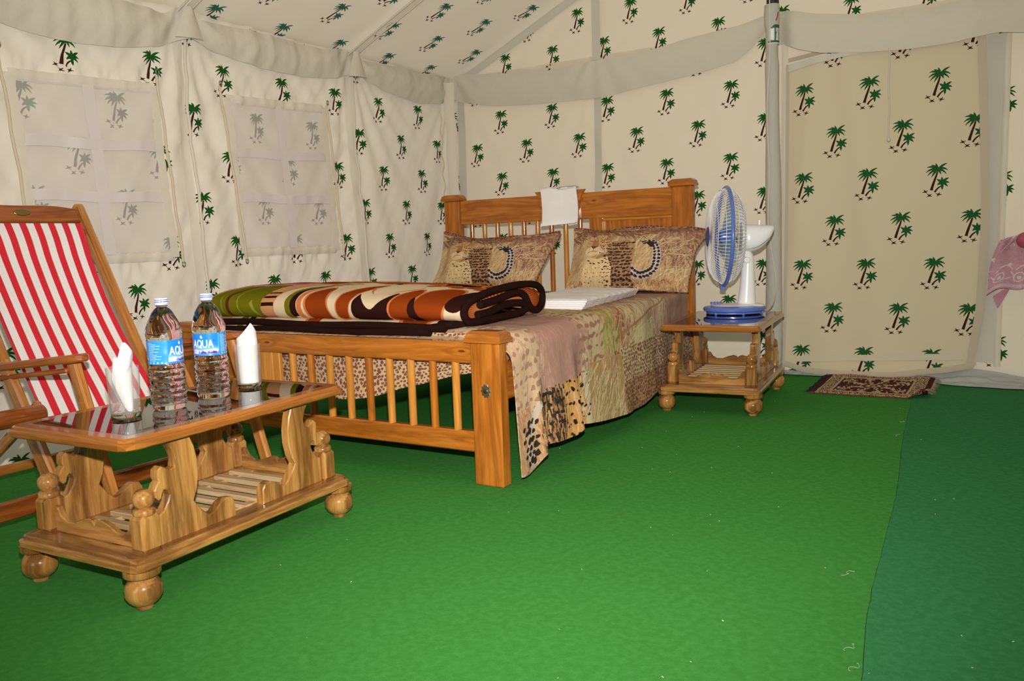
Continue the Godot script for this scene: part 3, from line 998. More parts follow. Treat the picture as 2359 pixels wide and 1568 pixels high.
func mat_print() -> ImageTexture:
	var w := 768
	var h := 384
	var red := hexc("451a1e")
	var sand := hexc("b3a27c")
	var p := Pt.new(w, h, red)
	var sym := func(x: float, y: float, rx: float, ry: float, rot: float, c: Color) -> void:
		for sx in [-1, 1]:
			for sy in [-1, 1]:
				p.blob(w / 2.0 + sx * x, h / 2.0 + sy * y, rx, ry, rot * sx * sy, c, 0.25, 9)
	# border bands
	p.im.fill_rect(Rect2i(34, 0, w - 68, h), sand)
	net(p, 40, 4, w - 40, h - 4, 17, sand, hexc("5a2c2a"))
	p.im.fill_rect(Rect2i(120, 40, w - 240, h - 80), sand)
	p.im.fill_rect(Rect2i(136, 54, w - 272, h - 108), red)
	for i in 56:
		sym.call(p.rr.randf_range(20, 235), p.rr.randf_range(10, 132), p.rr.randf_range(7, 20), p.rr.randf_range(4, 9), p.rr.randf() * 3.0, sand)
	for i in 18:
		sym.call(p.rr.randf_range(20, 220), p.rr.randf_range(10, 120), p.rr.randf_range(4, 9), 4, p.rr.randf() * 3.0, hexc("a55a52"))
	p.blob(w / 2.0, h / 2.0, 46, 34, 0, sand, 0.15, 12)
	p.blob(w / 2.0, h / 2.0, 30, 22, 0, red, 0.1, 12)
	p.blob(w / 2.0, h / 2.0, 16, 11, 0, sand, 0.1, 12)
	for i in 20:
		p.im.fill_rect(Rect2i(150 + i * 24, 14, 12, 6), hexc("5a2c2a"))
		p.im.fill_rect(Rect2i(150 + i * 24, h - 20, 12, 6), hexc("5a2c2a"))
	return p.tex()

func pink_print() -> ImageTexture:
	var w := 384
	var h := 512
	var p := Pt.new(w, h, hexc("d8a3b1"))
	var white := hexc("ecd8dc")
	for y in range(0, h, 12):
		for x in range(0, w, 12):
			p.im.fill_rect(Rect2i(x + (6 if (y / 12) % 2 else 0), y, 3, 3), hexc("e2bac4"))
	for i in 3:
		var x := 40.0 + i * 130.0
		p.line(bez(Vector2(x, 330), Vector2(x + 60, 230), Vector2(x + 110, 320), 12), 9, 9, white)
		p.line(bez(Vector2(x - 30, 340), Vector2(x + 20, 460), Vector2(x + 100, 400), 12), 10, 10, white)
		p.blob(x + 26, 390, 36, 50, 0.3, white, 0.04, 18)
		p.blob(x + 26, 392, 27, 40, 0.3, hexc("d8a3b1"), 0.04, 18)
		p.blob(x + 28, 396, 15, 17, 0, white, 0.04, 14)
		p.blob(x + 90, 270, 14, 14, 0, white, 0.04, 14)
		p.line(bez(Vector2(x, 70), Vector2(x + 60, 10), Vector2(x + 90, 90), 10), 14, 8, white)
		p.blob(x + 50, 60, 12, 16, 0, white, 0.05, 14)
	p.im.fill_rect(Rect2i(0, h - 46, w, 30), hexc("e4c4cb"))
	return p.tex()

# letters drawn from strokes on a 4 x 6 grid
func letter(p: Pt, ch: String, o: Vector2, s: float, wd: float, c: Color) -> void:
	var L := {"A": [[0, 6, 2, 0], [2, 0, 4, 6], [0.8, 4, 3.2, 4]], "U": [[0, 0, 0, 4.5], [0, 4.5, 1, 6], [1, 6, 3, 6], [3, 6, 4, 4.5], [4, 4.5, 4, 0]], "Q": [[1, 0, 3, 0], [3, 0, 4, 1.5], [4, 1.5, 4, 4.5], [4, 4.5, 3, 6], [3, 6, 1, 6], [1, 6, 0, 4.5], [0, 4.5, 0, 1.5], [0, 1.5, 1, 0], [2.5, 4.5, 4.3, 6.6]]}
	for g in L[ch]:
		var a := o + Vector2(g[0], g[1]) * s
		var b := o + Vector2(g[2], g[3]) * s
		var d := (b - a).normalized() * wd * 0.35
		p.line([a - d, b + d], wd, wd, c)

func label_print() -> ImageTexture:
	# once round the bottle: two pictures with the name, two columns of small print
	var w := 1280
	var h := 256
	var blue := hexc("2f8fe0")
	var p := Pt.new(w, h, blue)
	for half in 2:
		var x := half * 640.0
		for y in h:
			p.im.fill_rect(Rect2i(int(x), y, 360, 1), hexc("1f7fdc").lerp(hexc("9fd0f2"), smoothstep(120.0, 215.0, y)))
		var snow := PackedVector2Array([Vector2(x, 235), Vector2(x, 195), Vector2(x + 60, 178), Vector2(x + 130, 200), Vector2(x + 190, 184), Vector2(x + 260, 185), Vector2(x + 300, 170), Vector2(x + 360, 195), Vector2(x + 360, 235)])
		p.poly(snow, hexc("d9d6ec"))
		for i in 26:
			var px := x + p.rr.randf_range(70, 345)
			p.poly(PackedVector2Array([Vector2(px, 232), Vector2(px + 14, p.rr.randf_range(186, 212)), Vector2(px + 40, 232)]), [hexc("3a2f8f"), hexc("5348a8"), hexc("8f86c8")][i % 3])
		p.im.fill_rect(Rect2i(int(x), 234, 360, 22), hexc("2a83d6"))
		var cx := x + 22
		for ch in ["A", "Q", "U", "A"]:
			letter(p, ch, Vector2(cx, 78), 13.0, 14.0, Color.WHITE)
			cx += 72
		p.poly(PackedVector2Array([Vector2(x + 150, 12), Vector2(x + 170, 44), Vector2(x + 160, 58), Vector2(x + 140, 52), Vector2(x + 136, 34)]), hexc("bfe3fb"))
		p.blob(x + 306, 82, 10, 15, 0, hexc("3a50c0"), 0.1)
		p.im.fill_rect(Rect2i(int(x) + 360, 0, 4, h), hexc("8fc6f0"))
		for k in 13:
			var y := 22 + k * 16
			p.im.fill_rect(Rect2i(int(x) + 390, y, 60 + (k * 53) % 120, 4), hexc("cfe6f8"))
		for k in 4:
			p.blob(x + 410 + k * 52, 238, 9, 9, 0, hexc("cfe6f8"), 0.05)
	return p.tex()

func cap_print() -> ImageTexture:
	var p := Pt.new(64, 64, hexc("dfe2f0"))
	p.im.fill_rect(Rect2i(0, 14, 64, 7), hexc("4a5fd0"))
	p.im.fill_rect(Rect2i(0, 30, 64, 9), hexc("4a5fd0"))
	p.im.fill_rect(Rect2i(0, 50, 64, 5), hexc("8a96dc"))
	return p.tex()

func emblem_print() -> ImageTexture:
	var p := Pt.new(256, 128, hexc("2c2414"))
	p.blob(128, 64, 122, 58, 0, hexc("a08a4c"), 0.0, 40)
	p.blob(128, 64, 112, 51, 0, hexc("2c2414"), 0.0, 40)
	for k in 7:
		p.blob(60 + k * 23, 64 - (k % 2) * 8, 11, 20, 0.3 * (k - 3), hexc("a08a4c"), 0.25)
		p.blob(60 + k * 23, 66, 4, 8, 0.3, hexc("2c2414"), 0.2)
	return p.tex()

func band_print() -> ImageTexture:
	# printed cloth collar of the pole: dark green scrolls on white with a small white ticket
	var p := Pt.new(512, 256, hexc("c9cdc6"))
	var g := hexc("1f4f42")
	p.im.fill_rect(Rect2i(0, 0, 512, 44), g)
	p.im.fill_rect(Rect2i(0, 210, 512, 26), g)
	for k in 4:
		p.im.fill_rect(Rect2i(k * 128 + 86, 44, 34, 170), g)
		p.line(bez(Vector2(k * 128 + 4, 120), Vector2(k * 128 + 40, 70), Vector2(k * 128 + 20, 50)), 16, 10, g)
		p.line(bez(Vector2(k * 128 + 120, 100), Vector2(k * 128 + 150, 150), Vector2(k * 128 + 128, 190)), 14, 8, g)
	return p.tex()

# ---------------------------------------------------------------- the tent
const LX := -3.6       # left wall
const RX := 1.2        # right wall
const BZ := -5.3       # back wall
const FZ := 2.2        # wall behind the camera
const EAVE := 2.1
const PITCH := 0.453
const SEAMS_Z := [-5.3, -4.11, -2.86, -1.6, -0.35, 0.9, 2.2]
const SEAMS_X := [-3.6, -2.39, -1.2, -0.03, 1.2]

func roof_y(x: float) -> float:
	return EAVE + PITCH * minf(x - LX, RX - x)

func bump(x: float, c: float, w: float) -> float:
	return exp(-pow((x - c) / w, 2.0))

# how far the left wall stands out into the room at (z, y)
func left_out(z: float, y: float) -> float:
	var o := 0.10 * pow(1.0 - clampf(y / 2.1, 0.0, 1.0), 1.6)
	# slack between the seams, drag folds that run down from the tops of the seams, a ruck at every seam
	for s in SEAMS_Z:
		var d: float = z - s
		o += 0.018 * exp(-absf(d) * 26.0)
		var fan := atan2(d, 2.15 - y)
		o += 0.014 * sin(fan * 26.0 + s * 3.0) * exp(-absf(d) * 2.6) * smoothstep(0.0, 0.5, 2.1 - y)
	var slack := lerpf(0.35, 0.85, smoothstep(-4.3, -3.9, z))
	o += 0.014 * noise.get_noise_2d(z * 2.2 + y * 1.1, y * 0.7 + 3.0)
	o += slack * 0.015 * noise.get_noise_2d((z * 0.75 - y * 0.66) * 9.0, (z * 0.66 + y * 0.75) * 1.6 + 20.0)
	o += slack * 0.012 * noise.get_noise_2d((z * 0.8 + y * 0.6) * 10.0 + 50.0, (y * 0.8 - z * 0.6) * 1.7)
	# gathers above and below the gauze windows
	for c in [[-2.29, 0.34], [-3.44, 0.36]]:
		var inside: float = smoothstep(c[1] + 0.06, c[1] - 0.04, absf(z - c[0]))
		o += 0.008 * inside * sin(z * 95.0 + sin(z * 31.0) * 2.0) * (bump(y, 1.70, 0.05) + bump(y, 0.83, 0.05))
	return o

func back_out(x: float, y: float) -> float:
	var o := 0.10 * pow(1.0 - clampf(y / 2.1, 0.0, 1.0), 2.0)
	for s in SEAMS_X:
		var d: float = x - s
		var fan := atan2(d, 2.15 - y)
		o += 0.005 * sin(fan * 22.0 + s * 5.0) * exp(-absf(d) * 2.4) * smoothstep(0.0, 0.6, 2.1 - y)
	o += 0.009 * noise.get_noise_2d(x * 1.6 + 7.0, y * 0.9)
	o += 0.009 * noise.get_noise_2d((x * 0.9 + y * 0.45) * 7.0, (y * 0.9 - x * 0.45) * 1.2 + 9.0)
	return o

func build_shell() -> void:
	build_floor()
	# ---- left wall
	var wl := struct("wall_left", "cream canvas wall printed with palms and holding two gauze windows", "wall")
	for k in SEAMS_Z.size() - 1:
		var z0: float = SEAMS_Z[k]
		var z1: float = SEAMS_Z[k + 1]
		var m := Mb.new()
		var fine := z0 < -1.7
		sheet(m, 72 if fine else 12, 84 if fine else 12,
			func(u: float, v: float): var z := lerpf(z1, z0, u); var y: float = v * 2.13; return Vector3(LX + left_out(z, y), y, z),
			func(u: float, v: float): return Vector2((-lerpf(z1, z0, u) - 2.885) / 0.43 + 0.25, (1.557 - v * 2.13) / 0.45 + 0.25))
		put("canvas_panel", m, M.canvas_pale, wl)
		if fine:
			# the rolled seam beside the pole pocket
			var ms := Mb.new()
			var pts := []
			for i in 40:
				var y := 0.01 + 2.0 * i / 39.0
				pts.append(Vector3(LX + left_out(z1, y) + 0.004, y, z1 + 0.004 * sin(y * 9.0)))
			tube(ms, pts, 0.008, 8)
			put("rolled_seam", ms, M.plain, wl)
			var mf := Mb.new()
			sheet(mf, 4, 40,
				func(u: float, v: float): var z := z1 + 0.012 + u * 0.05; var y: float = 0.01 + v * 2.02; return Vector3(LX + left_out(z, y) + 0.006 - 0.003 * u, y, z - 0.0),
				func(u: float, v: float): return Vector2(u, v))
			put("seam_flap", mf, M.plain, wl)
	# the laced gap in the corner of the two walls
	var mc := Mb.new()
	sheet(mc, 8, 60,
		func(u: float, v: float): var y: float = v * 2.06; var a: float = u * PI; return Vector3(LX + 0.075 - 0.03 * cos(a) + 0.004 * sin(y * 23.0) + 0.06 * pow(1.0 - v, 2.0), y, -5.10 - 0.02 * sin(a) - 0.05 * u + 0.006 * sin(y * 14.0)),
		func(u: float, v: float): return Vector2(u * 0.1, v * 2.0))
	put("corner_placket", mc, M.plain, wl)
	var ml := Mb.new()
	var lp := []
	for i in 70:
		var y := 0.1 + 1.75 * i / 69.0
		lp.append(Vector3(LX + 0.055 + 0.06 * pow(1.0 - y / 2.06, 2.0) + 0.008 * sin(y * 40.0), y, -5.03 + 0.007 * cos(y * 40.0)))
	tube(ml, lp, 0.004, 6)
	put("lacing_cord", ml, M.rope, wl)
	build_windows()
	# ---- back wall with its gable
	var wb := struct("wall_back", "cream canvas end wall with gable printed with palms behind the bed", "wall")
	for k in SEAMS_X.size() - 1:
		var x0: float = SEAMS_X[k]
		var x1: float = SEAMS_X[k + 1]
		var m := Mb.new()
		sheet(m, 56, 64,
			func(u: float, v: float): var x := lerpf(x0, x1, u); var y: float = v * 2.12; return Vector3(x, y, BZ + back_out(x, y)),
			func(u: float, v: float): return Vector2((lerpf(x0, x1, u) + 3.62) / 0.426 + 0.25, (1.757 - v * 2.12) / 0.45 + 0.25))
		put("canvas_panel", m, M.canvas_wall, wb)
		var mg := Mb.new()
		sheet(mg, 30, 26,
			func(u: float, v: float): var x := lerpf(x0, x1, u); var y := lerpf(2.06, roof_y(x), v); return Vector3(x, y, BZ + 0.012 * noise.get_noise_2d(x * 1.4 - y * 1.2, y + x * 0.6) + 0.004 * noise.get_noise_2d((x - y) * 6.0, x + y)),
			func(u: float, v: float): var x := lerpf(x0, x1, u); return Vector2((x + 3.142) / 0.393 + 0.25, (2.155 - lerpf(2.06, roof_y(x), v)) / 0.44 + 0.25))
		put("gable_panel", mg, M.canvas_wall, wb)
	for s in [[-2.405, 0.055, 0.0, 2.05], [-3.535, 0.06, 0.0, 2.0], [-0.045, 0.085, 0.12, 1.9], [-2.405, 0.06, 2.09, 2.62]]:
		var m := Mb.new()
		sheet(m, 3, 50,
			func(u: float, v: float): var x: float = s[0] + (u - 0.5) * s[1]; var y := lerpf(s[2], s[3], v); return Vector3(x, y, BZ + (back_out(x, y) if y < 2.06 else 0.008) + 0.007),
			func(u: float, v: float): return Vector2(u, v))
		put("seam_tape", m, M.grey_tape, wb)
	for s in [-0.105, 0.01]:
		var m := Mb.new()
		sheet(m, 4, 50,
			func(u: float, v: float): var x: float = s + (u - 0.5) * 0.035; var y := lerpf(0.1, 1.9, v); return Vector3(x, y, BZ + back_out(x, y) + 0.008 + 0.01 * sin(u * PI)),
			func(u: float, v: float): return Vector2(u, v))
		put("pole_pocket_fold", m, M.plain, wb)
	# ---- the two walls out of sight; the one behind the camera has an open doorway for daylight
	var wr := struct("wall_right", "cream canvas wall on the far side of the carpeted room", "wall")
	var m3 := Mb.new()
	sheet(m3, 30, 10, func(u: float, v: float): return Vector3(RX, v * 2.13, lerpf(BZ, FZ, u)), func(u: float, v: float): return Vector2(u * 7.5 / 0.43, -v * 2.13 / 0.45))
	put("canvas_panel", m3, M.canvas_wall, wr)
	var wf := struct("wall_front", "cream canvas front wall of the tent with an open doorway", "wall")
	for s in [[-3.6, -1.9, 0.0, 2.13], [-0.5, 1.2, 0.0, 2.13], [-1.9, -0.5, 1.95, 2.13]]:
		var m := Mb.new()
		sheet(m, 8, 10, func(u: float, v: float): return Vector3(lerpf(s[1], s[0], u), lerpf(s[2], s[3], v), FZ), func(u: float, v: float): return Vector2(-lerpf(s[1], s[0], u) / 0.43, -lerpf(s[2], s[3], v) / 0.45))
		put("canvas_panel", m, M.canvas_wall, wf)
	var m4 := Mb.new()
	sheet(m4, 24, 8, func(u: float, v: float): var x := lerpf(RX, LX, u); return Vector3(x, lerpf(2.06, roof_y(x), v), FZ), func(u: float, v: float): var x := lerpf(RX, LX, u); return Vector2(-x / 0.43, -lerpf(2.06, roof_y(x), v) / 0.45))
	put("gable_panel", m4, M.canvas_wall, wf)
	# ---- ceiling: the two slopes of the roof
	var ce := struct("ceiling", "sloping canvas roof of the tent printed with bluish palms", "ceiling")
	for side in 2:
		for k in SEAMS_Z.size() - 1:
			var z0: float = SEAMS_Z[k]
			var z1: float = SEAMS_Z[k + 1]
			var m := Mb.new()
			var P := func(u: float, d: float) -> Vector3:
				var z := lerpf(z1, z0, u)
				var x: float = d / 1.098 - 3.62
				var y := EAVE + PITCH * (x - LX)
				var f: float = 1.0 - exp(-minf(absf(z - z0), absf(z - z1)) * 7.0)
				y += 0.035 * f * sin(clampf(d / 2.65, 0.0, 1.0) * PI) + 0.006 * noise.get_noise_2d(z * 3.0 + d, d * 2.0)
				y -= 0.02 * bump(z, z0, 0.03) + 0.02 * bump(z, z1, 0.03)
				return Vector3(x, y, z)
			if side == 0:
				sheet(m, 30, 40, func(u: float, v: float): return P.call(u, v * 2.658),
					func(u: float, v: float): return Vector2((-lerpf(z1, z0, u) - 4.45) / 0.47 + 0.25, (0.036 - v * 2.658) / 0.524 + 0.25))
			else:
				sheet(m, 12, 12, func(u: float, v: float): var q: Vector3 = P.call(1.0 - u, v * 2.658); return Vector3(-2.4 - q.x, q.y, q.z),
					func(u: float, v: float): return Vector2(lerpf(z0, z1, u) / 0.47, -v * 2.658 / 0.524))
			put("roof_panel", m, M.canvas_roof, ce)
			if side == 0 and z1 < -1.0:
				for dz in [-0.03, 0.03]:
					var mt := Mb.new()
					var pts := []
					for i in 24:
						var q: Vector3 = P.call(0.0, 0.05 + 2.6 * i / 23.0)
						pts.append(q + Vector3(0, -0.012, dz))
					tube(mt, pts, 0.006, 6)
					put("roof_seam", mt, M.cream, ce)
	# rafter hem where roof and gable meet
	var mh := Mb.new()
	sheet(mh, 3, 40, func(u: float, v: float): var x := lerpf(LX, -1.2, v); return Vector3(x + u * 0.02, roof_y(x) - 0.01 - u * 0.055, BZ + 0.012 + 0.012 * sin(u * PI)), func(u: float, v: float): return Vector2(u, v))
	put("gable_hem", mh, M.grey_tape, ce)
	build_valances()
	build_door()
	build_pole()

func build_floor() -> void:
	var fl := struct("floor", "floor laid with strips of green felt carpet", "floor")
	var mb := Mb.new()
	mb.quad(Vector3(-3.9, -0.012, 2.4), Vector3(1.5, -0.012, 2.4), Vector3(1.5, -0.012, -5.6), Vector3(-3.9, -0.012, -5.6), Vector2.ZERO, Vector2.RIGHT, Vector2.ONE, Vector2.DOWN)
	put("ground_sheet", mb, M.black, fl)
	var e1 := func(z: float) -> float: return curve([[-5.5, -1.86], [-2.64, -1.79], [-2.14, -1.725], [-1.74, -1.80], [-1.18, -1.797], [-0.93, -1.742], [-0.8, -1.727], [2.4, -1.70]], z) + 0.004 * noise.get_noise_2d(z * 9.0, 1.0)
	var e2 := func(z: float) -> float: return curve([[-5.5, -0.40], [-4.54, -0.357], [-3.93, -0.332], [-2.80, -0.264], [-2.11, -0.243], [-1.64, -0.205], [2.4, -0.05]], z) + 0.003 * noise.get_noise_2d(z * 7.0, 5.0)
	var edges := [func(_z): return -3.75, e1, e2, func(_z): return 1.3]
	for k in 3:
		var m := Mb.new()
		var L: Callable = edges[k]
		var R: Callable = edges[k + 1]
		sheet(m, 40, 110,
			func(u: float, v: float):
				var z := lerpf(2.4, -5.45, v)
				var x0: float = L.call(z) + 0.0004
				var x1: float = R.call(z) - (0.0035 if k == 0 else 0.0008)
				var x := lerpf(x0, x1, u)
				var lift := -0.003 * exp(-absf(x - x1) * 30.0) if k == 0 else 0.002 * exp(-absf(x - x0) * 40.0) if k == 1 else 0.002 * exp(-absf(x - x0) * 40.0)
				return Vector3(x, lift + 0.0012 * noise.get_noise_2d(x * 3.0, z * 3.0), z),
			func(u: float, v: float): return Vector2(lerpf(L.call(lerpf(2.4, -5.45, v)), R.call(lerpf(2.4, -5.45, v)), u), lerpf(2.4, -5.45, v)), 0.006)
		var o := put("carpet_strip", m, M.felt_sea if k == 2 else M.felt_green, fl)
		if k == 2:
			o.set_meta("label", "bluer green carpet strip along the right")

func build_windows() -> void:
	var defs := [
		["window_1", "larger gauze window with lilac tapes nearest the deck chair", -1.974, -2.625, 0.885, 1.63],
		["window_2", "smaller gauze window with lilac tapes above the folded blanket", -3.10, -3.80, 0.89, 1.67]]
	for d in defs:
		var z0: float = d[2]
		var z1: float = d[3]
		var y0: float = d[4]
		var y1: float = d[5]
		var w := struct(d[0], d[1], "window")
		var off := 0.030
		var P := func(u: float, v: float, o: float) -> Vector3:
			var z := lerpf(z0, z1, u) - (0.03 * (1.0 - v))
			var y := lerpf(y0, y1, v) + 0.03 * u * v
			return Vector3(LX + left_out(z, y) * 0.5 + 0.012 + o + 0.006 * sin(u * PI) * sin(v * PI), y, z)
		var m := Mb.new()
		sheet(m, 24, 24, func(u: float, v: float): return P.call(u, v, off), func(u: float, v: float): return Vector2(u, v))
		put("gauze_pane", m, M.gauze, w)
		for t in [[0.5, 0.0, 0.5, 1.0, 0.028], [0.0, 0.355, 1.0, 0.345, 0.024], [0.0, 0.66, 1.0, 0.66, 0.024]]:
			var mt := Mb.new()
			var vertical: bool = t[0] == t[2]
			sheet(mt, 3, 30,
				func(u: float, v: float):
					var a := lerpf(t[0], t[2], v)
					var b := lerpf(t[1], t[3], v) + 0.006 * sin(v * 9.0)
					var q: Vector3 = P.call(a, b, off + 0.004)
					if vertical:
						q.z -= (u - 0.5) * 2.0 * t[4]
					else:
						q.y += (0.5 - u) * 2.0 * t[4] * -1.0
					return q,
				func(u: float, v: float): return Vector2(u, v))
			put("muntin_tape", mt, M.lilac_tape, w)
		# the hem round the gauze
		for t in [[-0.02, -0.03, -0.02, 1.03, 0], [1.02, -0.03, 1.02, 1.03, 0], [-0.02, -0.02, 1.02, -0.02, 1], [-0.02, 1.02, 1.02, 1.02, 1]]:
			var mt := Mb.new()
			sheet(mt, 3, 30,
				func(u: float, v: float):
					var q: Vector3 = P.call(lerpf(t[0], t[2], v), lerpf(t[1], t[3], v), off + 0.006 + 0.004 * sin(v * 60.0))
					if t[4] == 0:
						q.z -= (u - 0.5) * 0.045
					else:
						q.y += (u - 0.5) * 0.05
						q.x -= 0.02 * absf(u - 0.5)
					return q,
				func(u: float, v: float): return Vector2(u, v))
			put("hem", mt, M.plain, w)
		# the rods that hold the outer flap, each hung from a ring
		for s in [0, 1]:
			var za: float = (z0 + 0.065) if s == 0 else (z1 - 0.02)
			var zb: float = za - 0.06
			if d[0] == "window_2" and s == 0:
				za = -3.02
				zb = -3.11
			if d[0] == "window_2" and s == 1:
				za = -3.815
				zb = -3.885
			var mr := Mb.new()
			var pts := []
			for i in 12:
				var f := i / 11.0
				pts.append(Vector3(LX + 0.075 + 0.01 * f, lerpf(1.74, 0.83, f), lerpf(za, zb, f) + 0.004 * sin(f * 20.0)))
			tube(mr, pts, 0.0065, 8)
			put("tie_rope", mr, M.rope, w)
			var mk := Mb.new()
			for yy in [1.75, 0.825]:
				var ring := []
				for i in 14:
					var a := TAU * i / 14
					ring.append(Vector3(LX + 0.085 + 0.006 * cos(a), yy + 0.013 * sin(a), (za if yy > 1.0 else zb) + 0.013 * cos(a)))
				tube(mk, ring, 0.003, 6, false, true)
			put("ring", mk, M.steel, w)

func build_valances() -> void:
	# a loose flounce hung along the eaves, gathered at every pole
	var tr := struct("trim_1", "loose cream canvas flounce hanging along the eaves of the left wall", "valance")
	var upL := [[-0.35, 2.09], [-1.0, 2.06], [-1.6, 2.09], [-2.1, 2.065], [-2.6, 2.06], [-2.75, 2.055], [-2.84, 2.10], [-2.95, 2.065], [-3.4, 2.075], [-3.85, 2.075], [-4.05, 2.11], [-4.2, 2.075], [-4.65, 2.085], [-5.0, 2.085], [-5.24, 2.135]]
	var loL := [[-0.35, 1.95], [-1.0, 1.84], [-1.6, 1.93], [-1.95, 1.845], [-2.2, 1.825], [-2.45, 1.838], [-2.7, 1.885], [-2.83, 1.94], [-2.90, 1.95], [-3.0, 1.92], [-3.35, 1.885], [-3.68, 1.888], [-3.95, 1.918], [-4.08, 1.962], [-4.16, 1.965], [-4.48, 1.90], [-4.80, 1.875], [-5.05, 1.90], [-5.22, 1.945]]
	for k in [[-0.35, -1.6], [-1.6, -2.86], [-2.86, -4.11], [-4.11, -5.24]]:
		var m := Mb.new()
		var z0: float = k[0]
		var z1: float = k[1]
		sheet(m, 64, 14,
			func(u: float, v: float):
				var z := lerpf(z0, z1, u)
				var yl := _tab(loL, z)
				var yu := _tab(upL, z)
				var y := lerpf(yl, yu, v)
				var end := minf(u, 1.0 - u)
				var o := 0.035 + 0.045 * sin(v * PI * 0.8) * smoothstep(0.0, 0.2, end) + 0.03 * (1.0 - v) * exp(-end * 30.0)
				o += 0.010 * sin(atan2((z - (z0 if u < 0.5 else z1)), 2.16 - y) * 13.0) * exp(-end * 5.0)
				o += 0.006 * noise.get_noise_2d(z * 7.0 + y * 6.0, y * 3.0)
				return Vector3(LX + left_out(z, 2.0) + o - 0.02 * v, y, z),
			func(u: float, v: float): return Vector2(u, v), 0.002)
		put("flounce", m, M.cream, tr)
	# the folded lip where each length of the flounce is pinned to a pole
	for z in [-2.86, -4.11]:
		var m := Mb.new()
		sheet(m, 8, 12,
			func(u: float, v: float): var y := lerpf(1.945, 2.10, v); return Vector3(LX + 0.105 - 0.03 * v + 0.018 * sin(u * PI), y - 0.012 * (1.0 - u) * (1.0 - v), z + lerpf(0.11, 0.02, v) - u * lerpf(0.165, 0.05, v)),
			func(u: float, v: float): return Vector2(u, v), 0.002)
		put("pinned_lip", m, M.cream, tr)
	var tb := struct("trim_2", "loose cream canvas flounce hanging above the bed and the door", "valance")
	var upB := [[-3.6, 2.145], [-3.36, 2.113], [-2.81, 2.062], [-2.37, 2.082], [-2.0, 2.093], [-1.71, 2.131], [-1.43, 2.154], [-1.25, 2.19], [-1.215, 2.195]]
	var loB := [[-3.6, 1.946], [-3.22, 1.872], [-2.82, 1.845], [-2.38, 1.836], [-2.0, 1.873], [-1.71, 1.903], [-1.46, 1.944], [-1.35, 2.012], [-1.263, 2.11], [-1.215, 2.14]]
	var upC := [[-1.21, 2.20], [-1.178, 2.194], [-0.92, 2.129], [-0.69, 2.091], [-0.5, 2.073], [-0.35, 2.075], [-0.07, 2.091], [0.4, 2.05], [1.2, 2.1]]
	var loC := [[-1.21, 2.02], [-1.177, 2.005], [-1.04, 1.942], [-0.92, 1.907], [-0.68, 1.878], [-0.46, 1.863], [-0.24, 1.866], [-0.07, 1.886], [0.08, 1.87], [0.5, 1.85], [1.2, 1.95]]
	for k in [[-3.6, -1.215, upB, loB], [-1.21, 1.2, upC, loC]]:
		var m := Mb.new()
		var x0: float = k[0]
		var x1: float = k[1]
		sheet(m, 96, 14,
			func(u: float, v: float):
				var x := lerpf(x0, x1, u)
				var y := lerpf(curve(k[3], x), curve(k[2], x), v)
				var o := 0.03 + 0.03 * sin(v * PI * 0.8)
				if x0 > -2.0:
					o += (0.085 - 0.03 * v) * smoothstep(-1.19, -1.08, x)
				for s in [-2.39, -0.05, -3.6]:
					var dx: float = x - s
					o += 0.010 * sin(atan2(dx, 2.2 - y) * 12.0) * exp(-absf(dx) * 5.0)
				o += 0.006 * noise.get_noise_2d(x * 5.0 + y * 4.0, y * 3.0 + 30.0)
				return Vector3(x, y, BZ + o),
			func(u: float, v: float): return Vector2(u, v), 0.002)
		put("flounce", m, M.cream, tb)

func _tab(t: Array, z: float) -> float:
	var q := []
	for a in t:
		q.append([-a[0], a[1]])
	return curve(q, -z)

